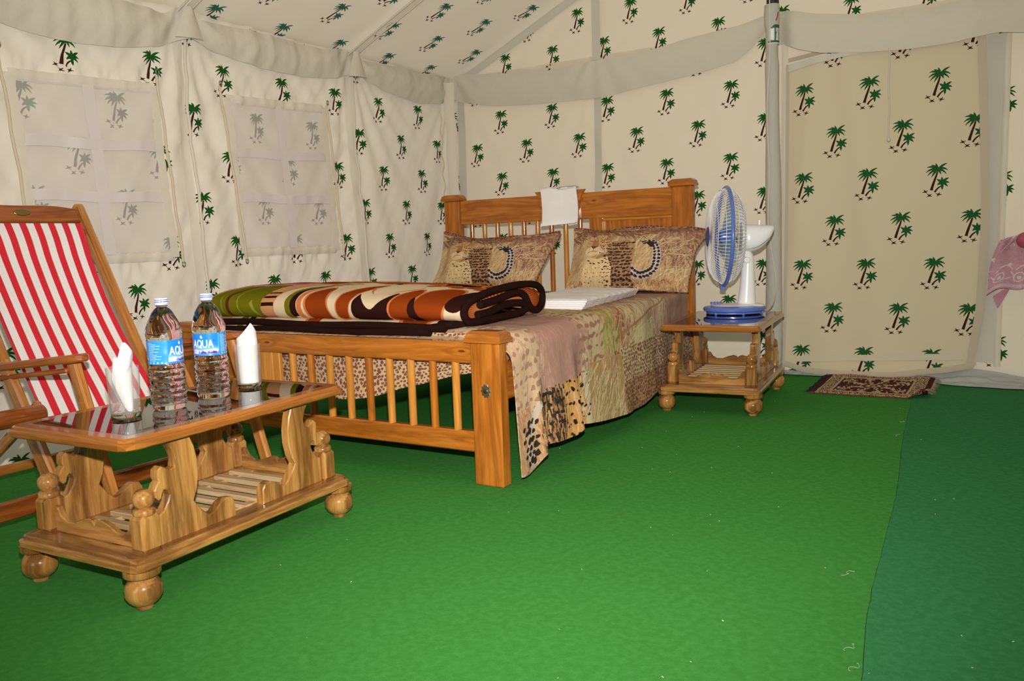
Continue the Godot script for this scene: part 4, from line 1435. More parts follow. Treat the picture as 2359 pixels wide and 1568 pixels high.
func build_door() -> void:
	var d := struct("door_1", "canvas door flap printed with palms, edged in beige binding, right of the pole", "door")
	var right := func(y: float) -> float: return curve([[0.0, -0.115], [0.1, -0.10], [0.44, -0.062], [0.92, -0.052], [1.4, -0.07], [1.9, -0.095]], y)
	var foot := func(u: float) -> float: return curve([[0.0, 0.075], [0.12, 0.035], [0.35, 0.022], [0.6, 0.028], [0.85, 0.07], [1.0, 0.10]], u)
	var zz := func(x: float, y: float) -> float:
		var o := 0.007 * sin(x * 19.0 + y * 1.2) * smoothstep(2.0, 0.4, y)
		o += 0.020 * exp(-pow((x + 1.0 + 0.10 * (1.4 - y)) * 16.0, 2.0)) + 0.018 * exp(-pow((x + 0.80 - 0.14 * (1.9 - y)) * 14.0, 2.0)) * smoothstep(0.4, 1.4, y)
		o += 0.02 * exp(-absf(y - 0.06) * 14.0) + 0.006 * noise.get_noise_2d(x * 3.0 + 40.0, y * 1.4)
		return BZ + 0.085 + 0.05 * pow(1.0 - clampf(y / 1.9, 0.0, 1.0), 2.0) + o
	var P := func(u: float, v: float) -> Vector3:
		var y := lerpf(foot.call(u), 1.90 - 0.035 * exp(-u * 6.0), v)
		var x := lerpf(-1.125, right.call(y), u)
		return Vector3(x, y, zz.call(x, y))
	var m := Mb.new()
	sheet(m, 50, 70, P, func(u: float, v: float): var q: Vector3 = P.call(u, v); return Vector2((q.x + 1.025) / 0.356 + 0.25, (1.655 - q.y) / 0.518 + 0.25), 0.003)
	put("door_flap", m, M.canvas_door, d)
	for e in [[0, 0.0, 1.0], [1, 0.0, 1.0], [2, 0.0, 1.0], [3, 0.0, 0.42]]:
		var mb := Mb.new()
		sheet(mb, 3, 50,
			func(u: float, v: float):
				var q: Vector3
				if e[0] == 0:
					q = P.call(0.0, v); q.x += (u - 0.3) * 0.018
				elif e[0] == 1:
					q = P.call(1.0, v); q.x += (u - 0.9) * 0.042
				elif e[0] == 2:
					q = P.call(v, 0.0); q.y += (0.7 - u) * -0.035 + 0.012
				else:
					q = P.call(v * 0.42, 1.0); q.y += (u - 0.9) * lerpf(0.045, 0.02, v)
				q.z += 0.006 + 0.003 * sin(u * PI)
				return q,
			func(u: float, v: float): return Vector2(u, v))
		put("binding", mb, M.hem if e[0] != 3 else M.grey_tape, d)
	# the sewn tuck across the foot
	var mt := Mb.new()
	sheet(mt, 3, 40, func(u: float, v: float): var x := lerpf(-1.05, -0.15, v); var y := 0.105 + 0.05 * v + (u - 0.5) * 0.035; return Vector3(x, y, zz.call(x, y) + 0.007), func(u: float, v: float): return Vector2(u, v))
	put("tuck", mt, M.tuck, d)
	# the frame hem of the opening on the pole side, and its slanting top
	var mf := Mb.new()
	sheet(mf, 3, 40, func(u: float, v: float): return Vector3(-1.165 + u * 0.04, lerpf(0.03, 2.0, v), BZ + 0.05 + back_out(-1.15, v * 2.0) * 0.8 + 0.006 * sin(u * PI)), func(u: float, v: float): return Vector2(u, v))
	put("frame_hem", mf, M.plain, d)
	var mf2 := Mb.new()
	sheet(mf2, 3, 20, func(u: float, v: float): var x := lerpf(-1.14, -0.86, v); return Vector3(x, 1.905 + 0.035 * v - (u - 0.5) * 0.024, BZ + 0.03), func(u: float, v: float): return Vector2(u, v))
	put("frame_hem", mf2, M.hem, d)
	var mf3 := Mb.new()
	sheet(mf3, 3, 40, func(u: float, v: float): var y := lerpf(0.035, 1.87, v); return Vector3(-1.128 + u * 0.013, y, BZ + 0.098 + 0.05 * pow(1.0 - v, 2.0)), func(u: float, v: float): return Vector2(u, v))
	put("frame_hem", mf3, M.hem, d)
	# pull cord with a knot
	var mc := Mb.new()
	var pts := []
	for i in 16:
		var f := i / 15.0
		pts.append(Vector3(lerpf(-0.563, -0.555, f) + 0.003 * sin(f * 12.0), lerpf(1.88, 1.385, f), BZ + 0.125 + 0.01 * f))
	tube(mc, pts, 0.0045, 8)
	lathe(mc, [Vector2(0, -0.014), Vector2(0.008, -0.01), Vector2(0.011, 0), Vector2(0.008, 0.01), Vector2(0, 0.014)], 10, Transform3D(Basis(), Vector3(-0.555, 1.377, BZ + 0.135)))
	put("pull_cord", mc, M.grey_tape, d)
	# grey plastic mud flap that lies at the foot of the wall
	var tr := struct("trim_3", "grey plastic mud flap crumpled along the foot of the wall by the door", "mud flap")
	var mm := Mb.new()
	sheet(mm, 90, 16,
		func(u: float, v: float):
			var x := lerpf(-1.17, 1.2, u)
			var top := curve([[-1.17, 0.03], [-0.9, 0.02], [-0.6, 0.028], [-0.28, 0.055], [-0.12, 0.085], [0.0, 0.075], [0.15, 0.05], [0.5, 0.06], [1.2, 0.07]], x)
			var reach := curve([[-1.17, 0.03], [-0.6, 0.05], [-0.35, 0.07], [-0.15, 0.13], [0.1, 0.14], [1.2, 0.12]], x)
			var w := noise.get_noise_2d(x * 6.0, v * 3.0)
			return Vector3(x, maxf(0.004, lerpf(top, 0.006, pow(v, 0.7)) + 0.014 * w * sin(v * PI)), BZ + 0.115 + reach * v + 0.012 * noise.get_noise_2d(x * 5.0, 60.0) * v),
		func(u: float, v: float): return Vector2(u * 2.4, v * 0.2))
	put("plastic_flap", mm, M.plastic_sheet, tr)

func build_pole() -> void:
	var p := thing("tent_pole", "upright tent pole in a grey canvas sleeve between bed and door", "pole", Vector3(-1.19, 0, -5.15))
	var m := Mb.new()
	var pts := []
	var rad := []
	for i in 46:
		var y := 2.215 * i / 45.0
		var r := 0.050 - 0.010 * smoothstep(0.2, 2.0, y) + 0.002 * sin(y * 7.0) + 0.004 * bump(y, 2.17, 0.06)
		if y > 1.9 and y < 2.1:
			r -= 0.006
		pts.append(Vector3(0.006 + 0.004 * sin(y * 2.3) - 0.006 * y, y, 0))
		rad.append(r)
	tube(m, pts, rad, 20)
	put("canvas_sleeve", m, M.sleeve, p)
	var mb := Mb.new()
	lathe(mb, [Vector2(0.030, 2.20), Vector2(0.036, 2.205), Vector2(0.036, 2.40), Vector2(0.026, 2.52)], 16, Transform3D(Basis(), Vector3(-0.006, 0, 0)))
	put("joint", mb, M.black, p)
	var mc := Mb.new()
	for i in 24:
		for j in 1:
			var a0 := TAU * i / 24.0
			var a1 := TAU * (i + 1) / 24.0
			var r := 0.0375
			var c := Vector3(-0.006, 0, 0)
			mc.quad(c + Vector3(cos(a0) * r, 1.985, -sin(a0) * r), c + Vector3(cos(a1) * r, 1.985, -sin(a1) * r), c + Vector3(cos(a1) * r, 2.095, -sin(a1) * r), c + Vector3(cos(a0) * r, 2.095, -sin(a0) * r),
				Vector2(i / 24.0 * 2.0, 1), Vector2((i + 1) / 24.0 * 2.0, 1), Vector2((i + 1) / 24.0 * 2.0, 0), Vector2(i / 24.0 * 2.0, 0), 1)
	put("printed_collar", mc, M.band, p)
	var mt := Mb.new()
	box(mt, Vector3(0.022, 0.06, 0.003), Transform3D(Basis(Vector3.UP, 0.15), Vector3(-0.002, 2.04, 0.0385)), 0.001)
	put("ticket", mt, M.white_plastic, p)
	var mr := Mb.new()
	var ring := []
	for i in 20:
		var a := TAU * i / 20
		ring.append(Vector3(-0.006 + 0.036 * cos(a), 2.11 + 0.02 * cos(a), 0.036 * sin(a)))
	tube(mr, ring, 0.0035, 6, false, true)
	tube(mr, [Vector3(0.02, 2.115, 0.03), Vector3(0.028, 2.14, 0.025), Vector3(0.03, 2.165, 0.02)], 0.003, 6)
	put("red_tie", mr, M.red_cord, p)

# ---------------------------------------------------------------- the bed
const BX := -1.503     # right edge of the bed
const BW := 1.741
const FOOT := -2.424   # front of the foot posts
const HX := BX - 0.012   # right edge of the headboard
const HEAD := -4.596   # front of the head posts

func at3(x: float, y: float, z: float) -> Transform3D:
	return Transform3D(Basis(), Vector3(x, y, z))

func post(b: Node3D, x0: float, zf: float, h: float, capped: float) -> Node3D:
	var m := Mb.new()
	box(m, Vector3(0.123, h, 0.058), at3(x0 + 0.0615, h / 2, zf - 0.029), 0.005)
	var o := put("post", m, M.pine, b)
	var c := Mb.new()
	var w := 0.0615
	var d := 0.029
	loft_rect(c, [[w + 0.006, d + 0.006, 0.0], [w + 0.015, d + 0.015, 0.003], [w + 0.015, d + 0.015, capped * 0.38], [w + 0.011, d + 0.011, capped * 0.45], [w + 0.011, d + 0.011, capped * 0.5], [w + 0.009, d + 0.009, capped * 0.78], [w - 0.006, d - 0.002, capped]], at3(x0 + 0.0615, h - 0.0005, zf - 0.029))
	put("cap", c, M.pine, o)
	return o

func build_bed() -> void:
	var b := thing("bed", "varnished pine double bed with slatted spindle headboard and footboard", "bed")
	var xr := BX - 0.123
	var xl := BX - BW
	for s in [[xl, FOOT, 0.525, 0.043], [xr, FOOT, 0.525, 0.043], [xl, HEAD, 1.162, 0.042], [HX - 0.123, HEAD, 1.162, 0.042]]:
		post(b, s[0], s[1], s[2], s[3])
	var mid := (xl + 0.123 + xr) * 0.5
	var span := xr - xl - 0.123
	# footboard
	var zf := FOOT - 0.029
	var m := Mb.new()
	box(m, Vector3(span, 0.080, 0.034), at3(mid, 0.487, zf), 0.005)
	put("rail", m, M.pine, b)
	m = Mb.new()
	box(m, Vector3(span, 0.077, 0.034), at3(mid, 0.157, zf), 0.005)
	put("rail", m, M.pine, b)
	for k in 9:
		m = Mb.new()
		var x := -2.541 + k * 0.1038
		lathe(m, [Vector2(0.0152, 0.190), Vector2(0.0155, 0.32), Vector2(0.0152, 0.452)], 16, at3(x, 0, zf))
		put("spindle", m, M.pine_pale if k % 3 != 1 else M.pine, b)
	m = Mb.new()
	box(m, Vector3(0.078, 0.256, 0.024), at3(-2.69, 0.321, zf), 0.003)
	put("stile", m, M.pine_pale, b)
	m = Mb.new()
	box(m, Vector3(0.04, 0.256, 0.02), at3(-2.632, 0.321, zf - 0.002), 0.003)
	put("stile", m, M.pine_pale, b)
	m = Mb.new()
	box(m, Vector3(0.40, 0.256, 0.014), at3(-2.925, 0.321, zf - 0.006), 0.003)
	put("panel", m, M.pine, b)
	# headboard
	var zh := HEAD - 0.029
	m = Mb.new()
	box(m, Vector3(span, 0.160, 0.034), at3(mid, 1.082, zh), 0.005)
	put("rail", m, M.pine, b)
	m = Mb.new()
	box(m, Vector3(span, 0.12, 0.034), at3(mid, 0.36, zh), 0.005)
	put("rail", m, M.pine, b)
	m = Mb.new()
	extrude(m, [Vector2(-0.135, -0.082), Vector2(0.135, -0.082), Vector2(0.134, -0.03), Vector2(0.139, 0.03), Vector2(0.152, 0.07), Vector2(0.176, 0.102), Vector2(-0.176, 0.102), Vector2(-0.152, 0.07), Vector2(-0.139, 0.03), Vector2(-0.134, -0.03)], 0.022, at3(-2.362, 1.082, HEAD - 0.006), 0.003, false)
	put("crest", m, M.pine, b)
	for k in 9:
		m = Mb.new()
		lathe(m, [Vector2(0.0152, 0.41), Vector2(0.0155, 0.7), Vector2(0.0152, 1.01)], 16, at3(-3.041 + k * 0.1003, 0, zh))
		put("spindle", m, M.pine_pale if k % 2 else M.pine, b)
	m = Mb.new()
	box(m, Vector3(0.086, 0.60, 0.024), at3(-2.127, 0.71, zh + 0.003), 0.003)
	put("stile", m, M.pine, b)
	m = Mb.new()
	box(m, Vector3(0.47, 0.60, 0.012), at3(-1.855, 0.71, zh - 0.004), 0.002)
	put("panel", m, M.pine, b)
	for s in [[0.455, 0.014, -1.855, 0.992], [0.014, 0.57, -2.078, 0.70], [0.014, 0.57, -1.634, 0.70]]:
		m = Mb.new()
		box(m, Vector3(s[0], s[1], 0.014), at3(s[2], s[3], zh + 0.008), 0.005)
		put("bead", m, M.pine_pale, b)
	# side rails, slats, fixing bolts
	for x in [xl + 0.075, BX - 0.045]:
		m = Mb.new()
		box(m, Vector3(0.03, 0.14, FOOT - HEAD - 0.056), at3(x, 0.375, (FOOT + HEAD) * 0.5 - 0.028), 0.004)
		put("side_rail", m, M.pine, b)
	for k in 7:
		m = Mb.new()
		box(m, Vector3(BW - 0.15, 0.018, 0.09), at3(BX - BW * 0.5, 0.385, FOOT - 0.22 - k * 0.3), 0.003)
		put("slat", m, M.pine_pale, b)
	m = Mb.new()
	var rose := []
	for k in 40:
		var a := TAU * k / 40
		var r := 0.019 + 0.0022 * cos(a * 10)
		rose.append(Vector2(cos(a) * r, sin(a) * r * 1.25))
	extrude(m, rose, 0.003, at3(BX - 0.060, 0.352, FOOT + 0.0012), 0.001)
	var o := put("bolt_plate", m, M.steel, b)
	m = Mb.new()
	lathe(m, [Vector2(0, 0), Vector2(0.0085, 0), Vector2(0.0085, 0.006), Vector2(0.007, 0.008), Vector2(0, 0.008)], 6, Transform3D(Basis(Vector3.RIGHT, PI / 2), Vector3(BX - 0.060, 0.352, FOOT + 0.002)))
	put("bolt", m, M.brass, o)

func build_bedding() -> void:
	var mt := thing("mattress", "thick mattress lying on the bed under the leopard print bedspread", "mattress")
	var m := Mb.new()
	box(m, Vector3(1.56, 0.145, 1.97), at3(-2.355, 0.462, -3.53), 0.04)
	put("cover", m, M.ticking, mt)
	# ---- bedspread: top and the near side in one cloth, the foot drop a second
	var sp := thing("bedspread", "leopard and dry grass print bedspread hanging down the near side of the bed", "bedspread")
	m = Mb.new()
	var hem := [[-4.56, 0.11], [-3.85, 0.095], [-3.65, 0.07], [-3.25, 0.088], [-2.93, 0.118], [-2.88, 0.10], [-2.72, 0.103], [-2.63, 0.085], [-2.59, 0.045], [-2.50, 0.036], [-2.44, 0.045]]
	var width := 1.62
	# s runs from 0 (far edge of the top) to 1 (hem); 56 % of the rows lie on the top
	var P := func(u: float, v: float) -> Vector3:
		var z := lerpf(-2.475, -4.56, u)
		if v < 0.56:
			var t := v / 0.56
			var x := lerpf(-3.17, -1.555, t)
			var y := 0.557 + 0.006 * noise.get_noise_2d(x * 2.5, z * 2.5) + 0.0025 * noise.get_noise_2d(x * 9.0, z * 9.0)
			y -= 0.035 * smoothstep(-2.60, -2.48, z) + 0.010 * smoothstep(-3.3, -2.6, z) * smoothstep(-1.75, -1.56, x)
			return Vector3(x, y, z)
		var t := (v - 0.56) / 0.44
		var hy := curve(hem, z)
		var y_top := 0.557 - 0.035 * smoothstep(-2.60, -2.48, z) - 0.010 * smoothstep(-3.3, -2.6, z)
		# a round shoulder, then the hang
		var x: float
		var y: float
		if t < 0.3:
			var a := t / 0.3 * PI * 0.5
			x = -1.555 + 0.075 * sin(a)
			y = y_top - 0.075 * (1.0 - cos(a))
		else:
			var f := (t - 0.3) / 0.7
			y = lerpf(y_top - 0.075, hy, f)
			x = -1.48 + 0.028 * f
		var g := smoothstep(0.2, 1.0, t)
		x += g * (0.012 * sin(z * 11.0 + 1.0) + 0.008 * noise.get_noise_2d(z * 5.0, y * 2.0))
		# the deep folds at the foot corner
		x += g * (0.035 * exp(-pow((z + 2.93) / 0.05, 2.0)) - 0.03 * exp(-pow((z + 2.99) / 0.05, 2.0)) + 0.03 * exp(-pow((z + 2.635) / 0.03, 2.0)) - 0.025 * exp(-pow((z + 2.69) / 0.05, 2.0)))
		x -= (0.035 * smoothstep(-3.7, -3.95, z) + 0.025 * smoothstep(-4.0, -4.5, z)) * smoothstep(0.0, 0.3, t)
		var flap := smoothstep(-2.62, -2.48, z)
		x += g * 0.02 * flap
		var zz := z + g * (0.02 * flap)
		return Vector3(x, y, zz)
	sheet(m, 120, 90, func(u: float, v: float): return P.call(1.0 - u, 1.0 - v),
		func(u: float, v: float):
			var q: Vector3 = P.call(1.0 - u, 1.0 - v)
			var a: float = 1.0 - v
			var d: float
			if a < 0.56:
				d = -1.7 + 1.615 * a / 0.56 + 0.085
			else:
				var t := (a - 0.56) / 0.44
				var hy := curve(hem, lerpf(-2.475, -4.56, 1.0 - u))
				d = (0.118 * t / 0.3) if t < 0.3 else 0.118 + (0.482 - hy) * (t - 0.3) / 0.7
			return Vector2((-2.45 - lerpf(-2.475, -4.56, 1.0 - u)) / 2.2, (d + 1.7) / 2.25), 0.003)
	put("cover", m, M.spread, sp)
	m = Mb.new()
	sheet(m, 60, 24,
		func(u: float, v: float):
			var x := lerpf(-3.17, -1.56, u)
			var hy := curve([[-3.2, 0.33], [-2.7, 0.295], [-2.37, 0.258], [-2.2, 0.27], [-1.95, 0.335], [-1.70, 0.395], [-1.55, 0.42]], x)
			var y := lerpf(0.545, hy, 1.0 - v)
			return Vector3(x, y, -2.505 - 0.012 * sin(x * 9.0) * (1.0 - v) - 0.02 * exp(-(0.545 - y) * 40.0)),
		func(u: float, v: float): return Vector2(u * 4.4, (1.0 - v) * 0.8), 0.003)
	put("foot_drop", m, M.net, sp)
	# ---- pillows leaning on the headboard
	make_pillow("pillow", "leopard print pillow on the left, behind the folded blanket", -2.80, 0.82, 0.395, 0.0)
	make_pillow("pillow", "leopard print pillow on the right, behind the folded white sheets", -1.845, 0.80, 0.395, 1.0)
	build_blanket()
	# ---- folded white bed sheets
	var fs := thing("folded_sheet", "folded white bed sheets stacked flat between blanket and right pillow", "bed sheet")
	for k in 5:
		m = Mb.new()
		var A := Vector2(-1.635 + k * 0.004, -3.37 - k * 0.006)
		var B := Vector2(-1.735 + k * 0.010, -4.25 + k * 0.010)
		var C := Vector2(-2.10, -4.29)
		var D := Vector2(-2.05, -3.40)
		var yb := 0.5605 + k * 0.0088
		sheet(m, 26, 44,
			func(u: float, v: float):
				var p: Vector2 = D.lerp(A, u).lerp(C.lerp(B, u), v)
				var edge: float = minf(minf(u, 1.0 - u) * 0.42, minf(v, 1.0 - v) * 0.98)
				var r := 0.0085 * (1.0 - pow(1.0 - clampf(edge / 0.012, 0.0, 1.0), 2.0))
				return Vector3(p.x + 0.004 * noise.get_noise_2d(v * 14.0, k * 5.0) * u, yb + r + 0.003 * noise.get_noise_2d(u * 3.0 + k, v * 5.0) * (1.0 if k == 4 else 0.4) + 0.006 * u * noise.get_noise_2d(v * 9.0, 3.0), p.y),
			func(u: float, v: float): return Vector2(u * 0.4, v), 0.008)
		put("fold", m, M.linen, fs)
	# ---- towel over the crest
	var tw := thing("hand_towel", "white terry towel draped over the crest of the headboard", "towel")
	m = Mb.new()
	sheet(m, 22, 60,
		func(u: float, v: float):
			var x := lerpf(-2.475, -2.24, u) + 0.006 * sin(v * 9.0)
			var top := 1.196 + 0.004 * sin(u * 8.0)
			var y: float
			var z: float
			var L := 0.51
			var s: float = v * L
			if s < 0.225:
				y = 0.972 + 0.012 * u + s
				z = HEAD + 0.022 + 0.006 * sin(u * 5.0 + 1.0) * (1.0 - v)
			elif s < 0.285:
				var a := (s - 0.225) / 0.06 * PI
				y = lerpf(0.972 + 0.012 * u + 0.225, top, 1.0) + 0.014 * sin(a) - 0.004
				z = HEAD - 0.008 + 0.03 * cos(a)
			else:
				y = top - (s - 0.285)
				z = HEAD - 0.050
			return Vector3(x + 0.012 * (1.0 - v) * (u - 0.5), y, z),
		func(u: float, v: float): return Vector2(u * 0.24, v * 0.51), 0.006)
	put("terry_cloth", m, M.towel, tw)
	m = Mb.new()
	sheet(m, 12, 3, func(u: float, v: float): return Vector3(lerpf(-2.481, -2.246, u), 0.968 + 0.012 * u + v * 0.018, HEAD + 0.030 + 0.006 * sin(u * 5.0 + 1.0)), func(u: float, v: float): return Vector2(u * 0.1, v * 0.02), 0.004)
	put("border", m, M.linen, tw)

func make_pillow(called: String, label: String, cx: float, w: float, h: float, kind: float) -> void:
	var p := thing(called, label, "pillow", Vector3.ZERO, 0.0, "leopard print pillows against the headboard")
	var m := Mb.new()
	var base := Vector3(cx, 0.572, -4.385)
	var tilt := Basis(Vector3.RIGHT, -0.44)
	# one cloth wrapped over a cushion with a stitched flange; front and back are two sheets joined at the rim
	var P := func(u: float, v: float, front: float) -> Vector3:
		var a := u * 2.0 - 1.0
		var b := v * 2.0 - 1.0
		# the outline: pulled in between the corners, floppy upper corners
		var px := a * (w * 0.5) * (1.0 - 0.05 * (1.0 - b * b) - 0.03 * (1.0 - v))
		var py := v * h
		py += (v * v) * (-0.045 * (1.0 - pow(absf(a - 0.15), 1.3)) * (1.0 if kind == 0.0 else 0.25))
		if kind == 1.0:
			px += 0.045 * smoothstep(0.55, 1.0, v) * smoothstep(0.6, 1.0, u) - 0.02 * smoothstep(0.5, 0.0, v) * smoothstep(0.7, 1.0, u)
			py -= 0.03 * smoothstep(0.85, 1.0, u) * smoothstep(0.7, 1.0, v)
		else:
			px += 0.05 * smoothstep(0.45, 1.0, v) * smoothstep(0.65, 1.0, u) - 0.06 * smoothstep(0.6, 0.0, v) * smoothstep(0.7, 1.0, u)
			px -= 0.025 * smoothstep(0.5, 0.0, v) * smoothstep(0.4, 0.0, u)
		var ea := clampf((1.0 - absf(a)) / 0.9, 0.0, 1.0)
		var eb := clampf((1.0 - absf(b)) / 0.85, 0.0, 1.0)
		var puff := 0.115 * pow(sqrt(maxf(0.0, sin(ea * PI * 0.5))) * sqrt(maxf(0.0, sin(eb * PI * 0.5))), 1.15)
		var rim := minf(1.0 - absf(a), 1.0 - absf(b))
		puff *= smoothstep(0.05, 0.30, rim) * 0.55 + 0.45
		var wr := 0.007 * noise.get_noise_2d(a * 4.0 + kind * 20.0, b * 3.0) + 0.0045 * noise.get_noise_2d(a * 9.0 + b * 5.0 + kind * 11.0, b * 7.0)
		wr += 0.006 * sin(atan2(b - 0.2, a - 0.95) * 9.0) * exp(-absf(a - 1.0) * 4.0)
		var q := Vector3(px, py, front * (0.012 + puff) + (wr if front > 0.0 else 0.0) * smoothstep(0.0, 0.25, rim))
		q.z += 0.02 * sin(a * 4.0 + kind) * smoothstep(0.12, 0.0, rim)
		return base + tilt * q
	sheet(m, 54, 36, func(u: float, v: float): return P.call(u, v, 1.0), func(u: float, v: float): return Vector2(u, 1.0 - v))
	sheet(m, 30, 20, func(u: float, v: float): return P.call(1.0 - u, v, -0.6), func(u: float, v: float): return Vector2(u, 1.0 - v))
	# the edge that joins them
	for e in 4:
		var E := func(t: float, f: float) -> Vector3:
			return P.call([t, 1.0, 1.0 - t, 0.0][e], [0.0, t, 1.0, 1.0 - t][e], f)
		sheet(m, 40, 1, func(u: float, v: float): return E.call(u, lerpf(-0.6, 1.0, v)), func(u: float, v: float): return Vector2([u, 1.0, 1.0 - u, 0.0][e], 1.0 - [0.0, u, 1.0, 1.0 - u][e]))
	put("pillowcase", m, M.pillow, p)
	# the narrow flange along the top in the small leopard print
	m = Mb.new()
	sheet(m, 50, 3,
		func(u: float, v: float): var q: Vector3 = P.call(u, 1.0, 0.2); return q + tilt * Vector3(0.0, (v - 0.4) * 0.024 + 0.002 * sin(u * 21.0), 0.004 + 0.012 * sin(u * 13.0 + v)),
		func(u: float, v: float): return Vector2(u * 2.4, v * 0.1), 0.003)
	put("flange", m, M.net_dark, p)

func build_blanket() -> void:
	var b := thing("blanket", "folded fleece blanket in rust, cream and olive with brown binding", "blanket")
	# cross-section of the roll as (z, y), front lower edge first, up over the top to the back
	var hull := smooth([Vector2(-2.60, 0.578), Vector2(-2.555, 0.595), Vector2(-2.54, 0.628), Vector2(-2.56, 0.662), Vector2(-2.64, 0.686), Vector2(-2.80, 0.702), Vector2(-3.0, 0.702), Vector2(-3.13, 0.684), Vector2(-3.175, 0.645), Vector2(-3.165, 0.605), Vector2(-3.12, 0.58)], 5)
	var n := hull.size()
	var length := 0.0
	var run := [0.0]
	for k in range(1, n):
		length += (hull[k] - hull[k - 1]).length()
		run.append(length)
	var X0 := -3.20
	var X1 := -1.735
	var P := func(u: float, v: float) -> Vector3:
		var f := v * (n - 1)
		var i := mini(int(f), n - 2)
		var q: Vector2 = hull[i].lerp(hull[i + 1], f - i)
		var x := lerpf(X0, X1, u)
		var c := Vector2(-2.86, 0.60)
		var sc := sqrt(maxf(0.12, 1.0 - pow(clampf(1.0 - u / 0.035, 0.0, 1.0), 2.0)))
		var lift := 0.012 * sin(u * 3.3 + 0.4) - 0.012 * smoothstep(0.75, 1.0, u)
		q = c + (q - c) * Vector2(lerpf(0.92, 1.0, sc), sc)
		q.y += lift * smoothstep(0.58, 0.68, q.y) + 0.006 * noise.get_noise_2d(x * 4.0, v * 4.0)
		q.x += 0.012 * noise.get_noise_2d(x * 2.2, 9.0)
		return Vector3(x, q.y, q.x)
	var m := Mb.new()
	sheet(m, 90, n - 1, P, func(u: float, v: float): return Vector2(u, 1.0 - run[mini(int(round(v * (n - 1))), n - 1)] / length * 0.98))
	# the recessed ends and the underside
	for e in 2:
		var ring := []
		for k in n:
			ring.append(P.call(float(e), float(k) / (n - 1)) + Vector3(-0.012 if e == 1 else 0.0, 0, 0))
		var c := Vector3(lerpf(X0, X1, e) - 0.012 * e, 0.62, -2.86)
		for k in n - 1:
			if e == 1:
				m.tri(c, ring[k + 1], ring[k], Vector2(0.95, 0.2), Vector2(0.97, 0.25), Vector2(0.96, 0.3), 7)
			else:
				m.tri(c, ring[k], ring[k + 1], Vector2(0.01, 0.2), Vector2(0.02, 0.25), Vector2(0.03, 0.3), 8)
	sheet(m, 20, 4, func(u: float, v: float): return Vector3(lerpf(X0 + 0.08, X1, u), 0.577, lerpf(-2.60, -3.12, v)), func(u: float, v: float): return Vector2(0.96, 0.3))
	put("roll", m, M.blanket, b)
	# brown fleece binding that shows the folds at the near end
	var spiral := [Vector2(-2.66, 0.640), Vector2(-2.80, 0.650), Vector2(-2.93, 0.668), Vector2(-3.00, 0.655), Vector2(-3.035, 0.615), Vector2(-3.07, 0.588), Vector2(-3.13, 0.582), Vector2(-3.175, 0.61), Vector2(-3.175, 0.655), Vector2(-3.12, 0.688), Vector2(-2.98, 0.700), Vector2(-2.80, 0.690), Vector2(-2.64, 0.672), Vector2(-2.565, 0.650), Vector2(-2.545, 0.618), Vector2(-2.565, 0.588), Vector2(-2.62, 0.578), Vector2(-2.80, 0.578), Vector2(-2.97, 0.584), Vector2(-3.01, 0.602), Vector2(-2.98, 0.622), Vector2(-2.88, 0.626), Vector2(-2.74, 0.606), Vector2(-2.64, 0.604)]
	m = Mb.new()
	var pts := []
	for q: Vector2 in smooth(spiral, 5):
		pts.append(Vector3(X1 + 0.004 + 0.006 * sin(q.x * 14.0), q.y, q.x))
	tube(m, pts, 0.0155, 10)
	put("binding", m, M.fleece, b)
	# the lower flap of the blanket, two bound edges over the foot of the mattress
	m = Mb.new()
	sheet(m, 60, 10,
		func(u: float, v: float):
			var x := lerpf(-3.12, -1.80, u)
			var z := lerpf(-2.515, -2.66, v)
			return Vector3(x, 0.556 + 0.026 * smoothstep(0.0, 0.4, v) + 0.004 * noise.get_noise_2d(x * 6.0, 2.0), z),
		func(u: float, v: float): return Vector2(0.30 + u * 0.68, 0.62 + 0.09 * v), 0.01)
	put("lower_flap", m, M.blanket, b)
	for k in 2:
		m = Mb.new()
		pts = []
		var rad := []
		for i in 50:
			var f := i / 49.0
			var x := lerpf(-3.13, -1.86 + 0.06 * k, f)
			pts.append(Vector3(x, 0.543 + 0.021 * k + 0.003 * sin(x * 9.0 + k * 2.0) - 0.008 * (1.0 - f) * (1 - k), -2.510 - 0.008 * k + 0.004 * sin(x * 5.0)))
			rad.append(0.0155)
		tube(m, pts, rad, 10)
		put("binding", m, M.fleece, b)
	m = Mb.new()
	tube(m, smooth([Vector3(-1.87, 0.562, -2.52), Vector3(-1.80, 0.570, -2.56), Vector3(-1.745, 0.572, -2.66), Vector3(-1.74, 0.574, -2.80)], 5), 0.015, 10)
	put("binding", m, M.fleece, b)

